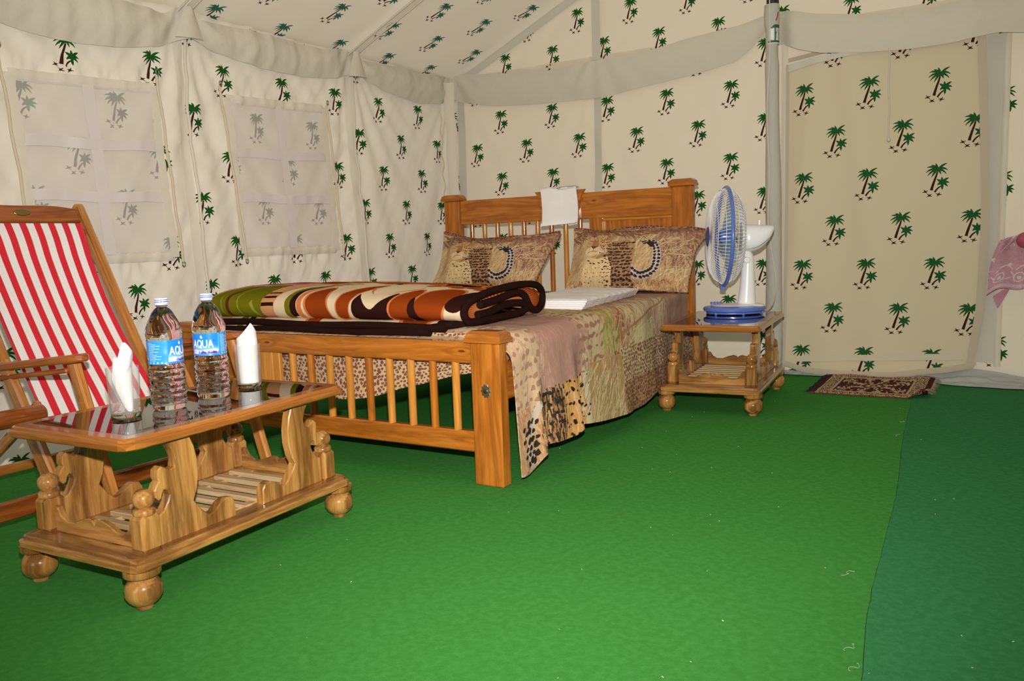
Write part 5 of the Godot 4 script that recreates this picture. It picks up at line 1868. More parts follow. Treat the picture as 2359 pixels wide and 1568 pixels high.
# ---------------------------------------------------------------- the two low tables (one pattern, two tables)
# origin: the near right corner of the top; the long side runs along LONG
func tea_table(called: String, label: String, at: Vector3, yaw: float, end_on: bool, L: float) -> Node3D:
	var t := thing(called, label, "table", at, yaw)
	var W := 0.498     # across
	var T := 0.440     # top
	# local frame: a = along, c = across; for the coffee table the long side runs away to +x, for the side table to -z
	var F := func(a: float, y: float, c: float) -> Vector3:
		return Vector3(-c, y, -a) if end_on else Vector3(a, y, -c)
	var axes := Basis(F.call(1, 0, 0), Vector3.UP, F.call(1, 0, 0).cross(Vector3.UP))
	var pl := func(a: float, y: float, c: float) -> Transform3D:
		return Transform3D(axes, F.call(a, y, c))
	var flip := Transform3D(Basis(Vector3.UP, PI), Vector3.ZERO)
	# rounded frame of the top and of the shelf: an outline swept with a moulded edge
	var frame := func(m: Mb, y0: float, y1: float, inner: float, cham: float) -> void:
		var out := func(o: float) -> Array:
			var c := cham
			return [Vector2(-o + c, -o), Vector2(L + o - c, -o), Vector2(L + o - c * 0.3, -o + c * 0.3), Vector2(L + o, -o + c), Vector2(L + o, W + o - c), Vector2(L + o - c * 0.3, W + o - c * 0.3), Vector2(L + o - c, W + o), Vector2(-o + c, W + o), Vector2(-o + c * 0.3, W + o - c * 0.3), Vector2(-o, W + o - c), Vector2(-o, -o + c), Vector2(-o + c * 0.3, -o + c * 0.3)]
		var inn := [Vector2(inner, inner), Vector2(L - inner, inner), Vector2(L - inner, inner), Vector2(L - inner, inner), Vector2(L - inner, W - inner), Vector2(L - inner, W - inner), Vector2(L - inner, W - inner), Vector2(inner, W - inner), Vector2(inner, W - inner), Vector2(inner, W - inner), Vector2(inner, inner), Vector2(inner, inner)]
		var h := y1 - y0
		var rows := [[inn, y0], [out.call(-0.006), y0], [out.call(-0.001), y0 + h * 0.12], [out.call(0.0), y0 + h * 0.5], [out.call(-0.003), y0 + h * 0.62], [out.call(-0.0075), y0 + h * 0.68], [out.call(-0.0085), y0 + h * 0.86], [out.call(-0.013), y1], [inn, y1]]
		for k in rows.size() - 1:
			var A: Array = rows[k][0]
			var B: Array = rows[k + 1][0]
			for i in 12:
				var j := (i + 1) % 12
				var q := [F.call(A[i].x, rows[k][1], A[i].y), F.call(A[j].x, rows[k][1], A[j].y), F.call(B[j].x, rows[k + 1][1], B[j].y), F.call(B[i].x, rows[k + 1][1], B[i].y)]
				var longside: bool = absf(A[j].x - A[i].x) > absf(A[j].y - A[i].y)
				var u := []
				for w in [[A[i], 0], [A[j], 0], [B[j], 1], [B[i], 1]]:
					var p: Vector2 = w[0]
					u.append(Vector2(p.x, p.y + rows[k + w[1]][1]) if longside else Vector2(p.y + 0.4, p.x + rows[k + w[1]][1]))
				m.quad(q[0], q[1], q[2], q[3], u[0], u[1], u[2], u[3], -1)
		# inner walls
		for i in 12:
			var j := (i + 1) % 12
			if inn[i] != inn[j]:
				m.quad(F.call(inn[i].x, y1, inn[i].y), F.call(inn[j].x, y1, inn[j].y), F.call(inn[j].x, y0, inn[j].y), F.call(inn[i].x, y0, inn[i].y), Vector2(0, 0), Vector2(0.5, 0), Vector2(0.5, 0.03), Vector2(0, 0.03), -1)
	var m := Mb.new()
	frame.call(m, T - 0.030, T, 0.050, 0.028)
	put("top_frame", m, M.teak_edge, t)
	m = Mb.new()
	box(m, Vector3(L - 0.098, 0.006, W - 0.098), pl.call(L / 2, T - 0.0028, W / 2), 0.0015)
	put("glass_inset", m, M.tea_glass, t)
	m = Mb.new()
	box(m, Vector3(L - 0.10, 0.010, W - 0.10), pl.call(L / 2, T - 0.020, W / 2), 0.001)
	put("top_board", m, M.redwood, t)
	m = Mb.new()
	frame.call(m, 0.104, 0.139, 0.075, 0.024)
	put("shelf_frame", m, M.teak, t)
	# shelf bearers and slats
	for c in [0.115, W - 0.115]:
		m = Mb.new()
		box(m, Vector3(L - 0.15, 0.014, 0.03), pl.call(L / 2, 0.126, c), 0.002)
		put("bearer", m, M.dusty, t)
	for k in 10:
		m = Mb.new()
		box(m, Vector3(0.026, 0.016, W - 0.15), pl.call(0.12 + k * (L - 0.24) / 9.0, 0.134, W / 2), 0.002)
		put("slat", m, M.dusty, t)
	# feet, corner posts with finials
	for e in 4:
			var fa := e % 2
			var fc := e / 2
			var a := lerpf(0.046, L - 0.024, fa)
			var c := lerpf(0.042, W - 0.028, fc)
			m = Mb.new()
			var ball := [Vector2(0, 0), Vector2(0.020, 0.0), Vector2(0.021, 0.007)]
			for k in 13:
				var th := lerpf(-1.12, 1.12, k / 12.0)
				var rr := 0.0455 * cos(th)
				ball.append(Vector2(rr + (0.0008 if k != 6 else -0.0006), 0.047 + 0.0425 * sin(th)))
			ball.append_array([Vector2(0.030, 0.086), Vector2(0.043, 0.087), Vector2(0.0455, 0.090), Vector2(0.0455, 0.105), Vector2(0, 0.105)])
			lathe(m, ball, 28, Transform3D(Basis(Vector3.UP, a * 9.0 + c * 5.0), F.call(a, 0, c)))
			put("foot", m, M.teak, t)
			m = Mb.new()
			var pa := lerpf(0.076, L - 0.072, fa)
			var pc := lerpf(0.054, W - 0.054, fc)
			box(m, Vector3(0.058, 0.094, 0.056), Transform3D(Basis(), F.call(pa, 0.139 + 0.0465, pc)) * Transform3D(axes, Vector3.ZERO), 0.009)
			var o := put("corner_post", m, M.teak, t)
			m = Mb.new()
			var fin := [Vector2(0, 0.230), Vector2(0.024, 0.230), Vector2(0.0275, 0.233), Vector2(0.0275, 0.242), Vector2(0.025, 0.246), Vector2(0.019, 0.248)]
			for k in 11:
				var th := lerpf(-0.95, 1.45, k / 10.0)
				fin.append(Vector2(0.0268 * cos(th), 0.2705 + 0.0268 * sin(th)))
			fin.append(Vector2(0, 0.2975))
			lathe(m, fin, 22, Transform3D(Basis(), F.call(pa, 0, pc)))
			put("finial", m, M.teak, o)
	# sawn S-legs in the planes of the long sides
	var leg := [Vector2(0.0, 0.0), Vector2(0.0, 0.078), Vector2(0.018, 0.086), Vector2(0.034, 0.108), Vector2(0.040, 0.124), Vector2(0.036, 0.137), Vector2(0.026, 0.142), Vector2(0.019, 0.133), Vector2(0.016, 0.121), Vector2(0.008, 0.118), Vector2(-0.001, 0.127), Vector2(-0.004, 0.145), Vector2(0.004, 0.160), Vector2(0.012, 0.167), Vector2(0.008, 0.178), Vector2(0.010, 0.196), Vector2(0.022, 0.204), Vector2(0.035, 0.197), Vector2(0.047, 0.189), Vector2(0.062, 0.193), Vector2(0.066, 0.215), Vector2(0.058, 0.240), Vector2(0.045, 0.260), Vector2(0.028, 0.2715), Vector2(0.112, 0.2715), Vector2(0.128, 0.235), Vector2(0.136, 0.195), Vector2(0.136, 0.155), Vector2(0.127, 0.115), Vector2(0.114, 0.088), Vector2(0.122, 0.076), Vector2(0.140, 0.052), Vector2(0.162, 0.034), Vector2(0.178, 0.036), Vector2(0.200, 0.054), Vector2(0.222, 0.062), Vector2(0.243, 0.058), Vector2(0.252, 0.044), Vector2(0.254, 0.0)]
	for c in [0.054, W - 0.054]:
		for e in 2:
			m = Mb.new()
			var px := Transform3D(axes, F.call(0.104 if e == 0 else L - 0.100, 0.139, c))
			if e == 1:
				px = px * flip
			extrude(m, leg, 0.030, px, 0.003, true)
			put("leg", m, M.teak, t)
	# wavy aprons across the two ends
	var wv := [Vector2(-0.165, 0.0), Vector2(-0.165, 0.072), Vector2(-0.150, 0.070), Vector2(-0.138, 0.048), Vector2(-0.115, 0.035), Vector2(-0.085, 0.034), Vector2(-0.050, 0.048), Vector2(-0.022, 0.055), Vector2(-0.006, 0.052), Vector2(0.002, 0.042), Vector2(0.012, 0.052), Vector2(0.030, 0.056), Vector2(0.060, 0.048), Vector2(0.090, 0.033), Vector2(0.115, 0.031), Vector2(0.138, 0.046), Vector2(0.150, 0.068), Vector2(0.165, 0.071), Vector2(0.165, 0.0)]
	for a in [0.076, L - 0.072]:
		m = Mb.new()
		var ax2 := Basis(-F.call(0, 0, 1), Vector3.UP, (-F.call(0, 0, 1)).cross(Vector3.UP))
		extrude(m, wv, 0.018, Transform3D(ax2, F.call(a, 0.138, W / 2)), 0.003, false)
		put("apron", m, M.teak, t)
	return t

func build_deck_chair() -> void:
	var c := thing("deck_chair", "wooden folding deck chair with red and white striped sling and brass emblem", "chair")
	var zn := -1.452      # near side frame
	var zf := -1.945      # far side frame
	# back rails: from the top down past the cross bar to the floor
	var up := Vector3(-3.145, 1.085, 0)
	var dn := Vector3(-2.565, 0.03, 0)
	var dir := (dn - up).normalized()
	var nrm := Vector3(-dir.y, dir.x, 0) * -1.0      # out of the sling, towards the sitter
	if nrm.x < 0.0:
		nrm = -nrm
	for z in [zn, zf]:
		var m := Mb.new()
		# an outline with a rounded top, laid along the rail
		var Lr := up.distance_to(dn)
		var prof := [Vector2(-0.021, 0), Vector2(0.021, 0), Vector2(0.021, Lr - 0.02)]
		for k in 7:
			var a := PI * k / 6.0
			prof.append(Vector2(0.021 * cos(a), Lr - 0.02 + 0.02 * sin(a)))
		prof.append(Vector2(-0.021, Lr - 0.02))
		var bx := Basis(nrm, -dir, nrm.cross(-dir))
		extrude(m, prof, 0.034, Transform3D(bx, Vector3(dn.x, dn.y, z)), 0.006, true)
		put("back_rail", m, M.redwood_pale, c)
	# head board with a wavy upper edge
	var mh := Mb.new()
	var hw := (zn - zf) - 0.034
	var outl := [Vector2(0, 0), Vector2(hw, 0), Vector2(hw, 0.058)]
	for k in range(1, 12):
		var f := 1.0 - k / 12.0
		outl.append(Vector2(hw * f, 0.058 + 0.016 * sin(f * PI) + 0.004 * sin(f * PI * 3.0)))
	outl.append(Vector2(0, 0.058))
	var hb := Transform3D(Basis(Vector3(0, 0, 1), -dir, Vector3(0, 0, 1).cross(-dir)), Vector3(up.x, up.y, zf + 0.017) + dir * 0.082)
	extrude(mh, outl, 0.022, hb, 0.005, false)
	var head := put("head_board", mh, M.redwood, c)
	var me := Mb.new()
	var ov := hb * Transform3D(Basis(), Vector3(hw * 0.47, 0.036, 0.0125 if hb.basis.z.dot(nrm) > 0.0 else -0.0125))
	var sgn := 1.0 if hb.basis.z.dot(nrm) > 0.0 else -1.0
	for k in 28:
		var a0 := TAU * k / 28.0
		var a1 := TAU * (k + 1) / 28.0
		var p := func(a: float, r: float) -> Vector3: return ov * Vector3(0.031 * cos(a) * r, 0.0135 * sin(a) * r, 0.0015 * sgn * (1.0 if r < 0.95 else 0.2))
		var q := func(a: float, r: float) -> Vector2: return Vector2(0.5 - sgn * 0.5 * cos(a) * r * -1.0, 0.5 - 0.5 * sin(a) * r)
		me.face([p.call(0, 0), p.call(a0, 0.94), p.call(a1, 0.94)], nrm, Vector3(0, 0, 1), Vector3.UP, Vector2.ZERO)
		me.face([p.call(a0, 0.94), p.call(a0, 1.0), p.call(a1, 1.0), p.call(a1, 0.94)], nrm, Vector3(0, 0, 1), Vector3.UP, Vector2.ZERO)
	put("brass_emblem", me, M.brass, head)
	# lower cross rail behind the sling, under the head board
	var m2 := Mb.new()
	beam(m2, Vector3(up.x, up.y, zf) + dir * 0.125, Vector3(up.x, up.y, zn) + dir * 0.125, 0.02, 0.03, nrm, 0.006)
	put("top_rail", m2, M.redwood, c)
	# striped sling, from the top rail to the round front bar, sagging a little
	var bar := Vector3(-2.735, 0.365, 0)
	var s0 := Vector3(up.x, up.y, 0) + dir * 0.095 + nrm * 0.014
	var ms := Mb.new()
	sheet(ms, 40, 50,
		func(u: float, v: float):
			var q := s0.lerp(bar + nrm * 0.022, v)
			var sag := -0.05 * sin(v * PI) * (0.75 + 0.25 * sin(u * PI)) * smoothstep(0.0, 0.2, v)
			q += nrm * sag * 0.6
			# round the bar at the bottom
			if v > 0.94:
				var f: float = (v - 0.94) / 0.06
				q += Vector3(0.012 * f, -0.02 * f, 0)
			var inset := 0.022 + 0.012 * sin(v * PI)
			return Vector3(q.x, q.y, lerpf(zn - 0.017 - inset, zf + 0.017 + inset - 0.01, u)),
		func(u: float, v: float): return Vector2(u * 8.0 + 0.42, v), 0.002)
	put("sling", ms, M.stripes, c)
	var selvage_red := mat(hexc("b92c3a"), 0.8)
	for z in [zn - 0.017 - 0.022, zf + 0.017 + 0.012]:
		var mm := Mb.new()
		var pts := []
		for i in 20:
			var v := i / 19.0
			var q := s0.lerp(bar + nrm * 0.022, v) - nrm * 0.03 * sin(v * PI) * smoothstep(0.0, 0.2, v)
			pts.append(Vector3(q.x, q.y, z + (0.012 * sin(v * PI) if z < -1.7 else -0.012 * sin(v * PI))))
		tube(mm, pts, 0.0045, 6)
		put("selvage", mm, selvage_red, c)
	# round front bar with a collar at its near end
	var mb := Mb.new()
	tube(mb, [Vector3(-2.735, 0.366, -1.40), Vector3(-2.735, 0.366, -2.02)], 0.021, 16)
	put("front_bar", mb, M.redwood_pale, c)
	mb = Mb.new()
	lathe(mb, [Vector2(0, 0), Vector2(0.020, 0.0), Vector2(0.027, 0.006), Vector2(0.029, 0.02), Vector2(0.029, 0.30), Vector2(0.0, 0.30)], 18, Transform3D(Basis(Vector3.RIGHT, PI / 2), Vector3(-2.605, 0.392, -1.437)))
	put("bar_sleeve", mb, M.redwood, c)
	# bent side posts, arms and their swinging rests
	for s in [[-1.405, -1.0], [-2.015, 1.0]]:
		var z: float = s[0]
		var m := Mb.new()
		beam(m, Vector3(-2.75, 0.555, z), Vector3(-2.495, 0.02, z - 0.03), 0.044, 0.026, Vector3.RIGHT, 0.006)
		put("post", m, M.redwood_pale, c)
		m = Mb.new()
		beam(m, Vector3(-2.468, 0.576, z - 0.058), Vector3(-2.31, 0.02, z - 0.075), 0.046, 0.026, Vector3.RIGHT, 0.006)
		put("post", m, M.redwood_pale, c)
		# arm: a shaped plank with a rounded nose
		m = Mb.new()
		var a := [Vector2(-0.02, -0.022), Vector2(0.06, -0.028), Vector2(0.20, -0.026), Vector2(0.33, -0.034), Vector2(0.37, -0.030), Vector2(0.40, -0.012), Vector2(0.405, 0.004), Vector2(0.39, 0.022), Vector2(0.36, 0.031), Vector2(0.22, 0.026), Vector2(0.06, 0.024), Vector2(-0.02, 0.02)]
		var tilt := Basis(Vector3.BACK, 0.105) * Basis(Vector3.UP, 0.13)
		extrude(m, a, 0.025, Transform3D(tilt * Basis(Vector3.RIGHT, -PI / 2), Vector3(-2.775, 0.535, z + 0.004)), 0.005, false)
		put("arm", m, M.redwood, c)
		m = Mb.new()
		beam(m, Vector3(-2.77, 0.500, z + 0.012), Vector3(-2.47, 0.532, z - 0.045), 0.016, 0.020, Vector3.UP, 0.004)
		put("swing_rest", m, M.redwood, c)
		m = Mb.new()
		lathe(m, [Vector2(0, 0), Vector2(0.0085, 0), Vector2(0.007, 0.004), Vector2(0, 0.005)], 12, Transform3D(Basis(Vector3.RIGHT, PI / 2) , Vector3(-2.63, 0.55, z - 0.002)))
		put("bolt", m, M.steel, c)
		# crossing rear leg
		m = Mb.new()
		beam(m, Vector3(-2.70, 0.40, z - 0.07 * s[1] * -1.0), Vector3(-3.30, 0.02, z - 0.07 * s[1] * -1.0), 0.040, 0.026, Vector3.UP, 0.006)
		put("rear_leg", m, M.redwood_pale, c)
	# seat rail with bolt
	var m5 := Mb.new()
	beam(m5, Vector3(-2.70, 0.335, zn - 0.02), Vector3(-2.70, 0.335, zf + 0.02), 0.03, 0.03, Vector3.RIGHT, 0.006)
	put("seat_rail", m5, M.redwood_pale, c)
	m5 = Mb.new()
	lathe(m5, [Vector2(0, 0), Vector2(0.009, 0), Vector2(0.0075, 0.004), Vector2(0, 0.005)], 12, Transform3D(Basis(Vector3.FORWARD, PI / 2), Vector3(-2.683, 0.345, -1.56)))
	put("bolt", m5, M.steel, c)
	# stretchers along the floor
	m5 = Mb.new()
	beam(m5, Vector3(-2.62, 0.105, -1.22), Vector3(-2.62, 0.105, -2.12), 0.024, 0.060, Vector3.RIGHT, 0.006)
	put("stretcher", m5, M.redwood, c)
	m5 = Mb.new()
	beam(m5, Vector3(-3.17, 0.10, -1.40), Vector3(-3.17, 0.10, -2.02), 0.022, 0.036, Vector3.RIGHT, 0.005)
	put("stretcher", m5, M.redwood_pale, c)

func build_fan() -> void:
	var f := thing("table_fan", "white and blue table fan standing on the side table by the pole", "fan")
	var n := Vector3(-0.902, 0.035, 0.432).normalized()       # the way it blows
	var c := Vector3(-1.298, 0.866, -4.488)
	var side := Vector3.UP.cross(n).normalized()
	var upv := n.cross(side).normalized()
	var hub := Transform3D(Basis(side, n, side.cross(n)), c)      # y along the axis, forwards
	var R := 0.266
	# blue clamp ring
	var m := Mb.new()
	var ring := []
	for k in 64:
		var a := TAU * k / 64
		ring.append(hub * Vector3(cos(a) * R, 0.0, sin(a) * R))
	tube(m, ring, 0.0105, 8, false, true)
	var clip := c - upv * (R + 0.012)
	box(m, Vector3(0.022, 0.026, 0.03), Transform3D(Basis(side, upv, side.cross(upv)), clip), 0.003)
	put("clamp_ring", m, M.blue_plastic, f)
	# wire guards, front and back
	for s in [1.0, -1.0]:
		m = Mb.new()
		var depth := 0.088 if s > 0.0 else 0.092
		var wires := 84 if s > 0.0 else 76
		var r0 := 0.052 if s > 0.0 else 0.075
		for k in wires:
			var a := TAU * k / wires
			var pts := []
			for i in 8:
				var t := i / 7.0
				var r := lerpf(r0, R, t)
				var y: float = s * depth * pow(1.0 - pow(t, 3.2), 0.62)
				var aa := a + (0.16 * (1.0 - t) if s > 0.0 else 0.0)
				pts.append(hub * Vector3(cos(aa) * r, y, sin(aa) * r))
			tube(m, pts, 0.0015, 4, false)
		for rr in [0.42, 0.72, 0.93]:
			var t: float = rr
			var r := lerpf(r0, R, t)
			var loop := []
			for k in 48:
				var a := TAU * k / 48
				loop.append(hub * Vector3(cos(a) * r, s * depth * pow(1.0 - pow(t, 3.2), 0.62) - 0.002 * s, sin(a) * r))
			tube(m, loop, 0.0017, 4, false, true)
		var o := put("front_guard" if s > 0.0 else "rear_guard", m, M.white_plastic, f)
		m = Mb.new()
		if s > 0.0:
			lathe(m, [Vector2(0.058, 0.078), Vector2(0.058, 0.086), Vector2(0.05, 0.094), Vector2(0.03, 0.099), Vector2(0, 0.100)], 32, hub)
			put("badge", m, M.navy_plastic, o)
		else:
			lathe(m, [Vector2(0, -0.099), Vector2(0.076, -0.099), Vector2(0.080, -0.092), Vector2(0.076, -0.085), Vector2(0, -0.085)], 32, hub)
			put("hub_plate", m, M.white_plastic, o)
	# three blades and the spinner
	m = Mb.new()
	lathe(m, [Vector2(0.0, -0.04), Vector2(0.038, -0.04), Vector2(0.040, 0.012), Vector2(0.034, 0.026), Vector2(0.016, 0.034), Vector2(0, 0.036)], 28, hub)
	put("spinner", m, M.blade if false else M.blue_plastic, f)
	for b in 3:
		m = Mb.new()
		var a0 := TAU * b / 3.0 + 0.5
		sheet(m, 10, 16,
			func(u: float, v: float):
				var r := lerpf(0.036, 0.235, v)
				var wdt := 0.62 * pow(sin(lerpf(0.35, 2.75, v)), 0.8) + 0.12
				var a := a0 + (u - 0.5) * wdt + 0.25 * v
				return hub * Vector3(cos(a) * r, -0.012 + (u - 0.5) * 0.055 * (1.0 - 0.4 * v) + 0.008 * sin(u * PI), sin(a) * r),
			func(u: float, v: float): return Vector2(u, v), 0.002)
		put("blade", m, M.blade, f)
	# motor housing: a bullet lofted along the axis, squarer below
	m = Mb.new()
	var rows := [[-0.098, 0.066, 0.066, 0.006], [-0.106, 0.073, 0.073, 0.001], [-0.13, 0.074, 0.075, -0.001], [-0.16, 0.073, 0.073, 0.000], [-0.19, 0.069, 0.066, 0.006], [-0.215, 0.062, 0.055, 0.016], [-0.236, 0.052, 0.041, 0.029], [-0.250, 0.042, 0.027, 0.042], [-0.258, 0.030, 0.018, 0.050], [-0.261, 0.018, 0.010, 0.055]]
	sheet(m, 32, rows.size() - 1,
		func(u: float, v: float):
			var r: Array = rows[int(round(v * (rows.size() - 1)))]
			var a: float = u * TAU
			var cx := signf(cos(a)) * pow(absf(cos(a)), 0.8)
			var cy := signf(sin(a)) * pow(absf(sin(a)), 0.85)
			return c + n * r[0] + side * cx * r[1] + upv * (cy * r[2] + r[3] - 0.008),
		func(u: float, v: float): return Vector2(u, v))
	for e in [0, rows.size() - 1]:
		var r: Array = rows[e]
		for k in 32:
			var P := func(a: float) -> Vector3: return c + n * r[0] + side * signf(cos(a)) * pow(absf(cos(a)), 0.8) * r[1] + upv * (signf(sin(a)) * pow(absf(sin(a)), 0.85) * r[2] + r[3] - 0.008)
			m.face([c + n * r[0] + upv * (r[3] - 0.008), P.call(TAU * k / 32.0), P.call(TAU * (k + 1) / 32.0)], n if e == 0 else -n, side, upv, Vector2.ZERO)
	var hs := put("motor_housing", m, M.white_plastic, f)
	m = Mb.new()
	sheet(m, 30, 2,
		func(u: float, v: float): var t: float = u; var d: float = lerpf(-0.105, -0.245, t); return c + n * d + side * (0.074 * (1.0 - pow(t, 3.0) * 0.5) + 0.002) + upv * (lerpf(-0.066, 0.010, pow(t, 2.2)) + (v - 0.5) * 0.003),
		func(u: float, v: float): return Vector2(u, v))
	put("parting_line", m, M.steel, hs)
	m = Mb.new()
	lathe(m, [Vector2(0, 0), Vector2(0.006, 0.0), Vector2(0.006, 0.018), Vector2(0.009, 0.019), Vector2(0.009, 0.026), Vector2(0, 0.027)], 14, Transform3D(Basis(side, upv, side.cross(upv)), c + n * -0.185 + upv * 0.062))
	put("swing_knob", m, M.white_plastic, hs)
	# neck and column
	var ax := c + n * -0.118
	var foot := Vector3(ax.x, 0, ax.z)
	var flat := Vector3(n.x, 0, n.z).normalized()
	var fb := Basis(flat, Vector3.UP, flat.cross(Vector3.UP))
	m = Mb.new()
	box(m, Vector3(0.045, 0.075, 0.05), Transform3D(fb, Vector3(foot.x, 0.785, foot.z)), 0.008)
	put("neck", m, M.white_plastic, f)
	m = Mb.new()
	var col := [[0.478, 0.055, 0.045, 0.0], [0.482, 0.051, 0.042, 0.0], [0.52, 0.046, 0.039, 0.001], [0.60, 0.0405, 0.036, 0.003], [0.70, 0.034, 0.033, 0.004], [0.745, 0.031, 0.032, 0.004], [0.768, 0.026, 0.030, 0.004], [0.778, 0.018, 0.024, 0.004], [0.780, 0.0, 0.0, 0.004]]
	sheet(m, 28, col.size() - 1,
		func(u: float, v: float):
			var r: Array = col[int(round(v * (col.size() - 1)))]
			var a: float = -u * TAU
			return foot + Vector3.UP * r[0] + flat * (cos(a) * r[1] - r[3] * 2.0) - flat.cross(Vector3.UP) * sin(a) * r[2] * -1.0,
		func(u: float, v: float): return Vector2(u, v))
	var column := put("column", m, M.white_plastic, f)
	m = Mb.new()
	var face := -flat.cross(Vector3.UP)
	if face.z < 0.0:
		face = -face
	var kb := Basis(flat, face, flat.cross(face))
	lathe(m, [Vector2(0, 0), Vector2(0.018, 0.0), Vector2(0.018, 0.012), Vector2(0.015, 0.016), Vector2(0, 0.017)], 20, Transform3D(kb, foot + Vector3.UP * 0.735 + face * 0.026 + flat * 0.004))
	put("tilt_knob", m, M.white_plastic, column)
	# oval foot: blue dish with a white saddle
	var bc := foot + flat * 0.066
	var oval := Transform3D(Basis(flat * 1.0, Vector3.UP, flat.cross(Vector3.UP) * 0.86), bc)
	m = Mb.new()
	lathe(m, [Vector2(0, 0.4435), Vector2(0.140, 0.4435), Vector2(0.150, 0.447), Vector2(0.150, 0.456), Vector2(0.160, 0.458), Vector2(0.167, 0.462), Vector2(0.168, 0.474), Vector2(0.163, 0.481), Vector2(0.12, 0.488), Vector2(0, 0.490)], 48, oval)
	for k in 6:
		var a := TAU * k / 6.0 + 0.35
		box(m, Vector3(0.014, 0.016, 0.014), Transform3D(fb, oval * Vector3(cos(a) * 0.148, 0.4488, sin(a) * 0.148)), 0.002)
	var base := put("foot", m, M.blue_plastic, f)
	m = Mb.new()
	lathe(m, [Vector2(0, 0.470), Vector2(0.075, 0.470), Vector2(0.076, 0.482), Vector2(0.070, 0.490), Vector2(0.045, 0.496), Vector2(0, 0.497)], 36, Transform3D(Basis(flat * 1.0, Vector3.UP, flat.cross(Vector3.UP) * 1.05), foot + flat * -0.022))
	lathe(m, [Vector2(0, 0.482), Vector2(0.125, 0.482), Vector2(0.118, 0.490), Vector2(0.06, 0.497), Vector2(0, 0.499)], 40, Transform3D(Basis(flat * 1.05, Vector3.UP, flat.cross(Vector3.UP) * 0.80), bc + flat * -0.005))
	put("saddle", m, M.white_plastic, base)
	for k in 4:
		m = Mb.new()
		box(m, Vector3(0.012, 0.016, 0.02), Transform3D(fb * Basis(Vector3.BACK, 0.1), bc + flat * (0.085 + 0.0165 * (k - 1)) + Vector3.UP * 0.499 + flat.cross(Vector3.UP) * 0.03), 0.003)
		put("switch_key", m, M.blue_plastic, base)
	# mains cord: down the pole, over the table edge to the foot
	var w := thing("power_cord", "thin white mains cord hanging down the grey pole to the fan", "cord")
	m = Mb.new()
	var pts := smooth([Vector3(-1.205, 2.30, -5.105), Vector3(-1.20, 1.95, -5.103), Vector3(-1.215, 1.60, -5.098), Vector3(-1.20, 1.25, -5.092), Vector3(-1.205, 0.95, -5.085), Vector3(-1.175, 0.75, -5.06), Vector3(-1.14, 0.58, -5.02), Vector3(-1.118, 0.47, -4.84), Vector3(-1.12, 0.446, -4.70), Vector3(-1.135, 0.445, -4.68), Vector3(-1.155, 0.446, -4.662)], 8)
	tube(m, pts, 0.003, 6)
	put("cable", m, M.white_cord, w)

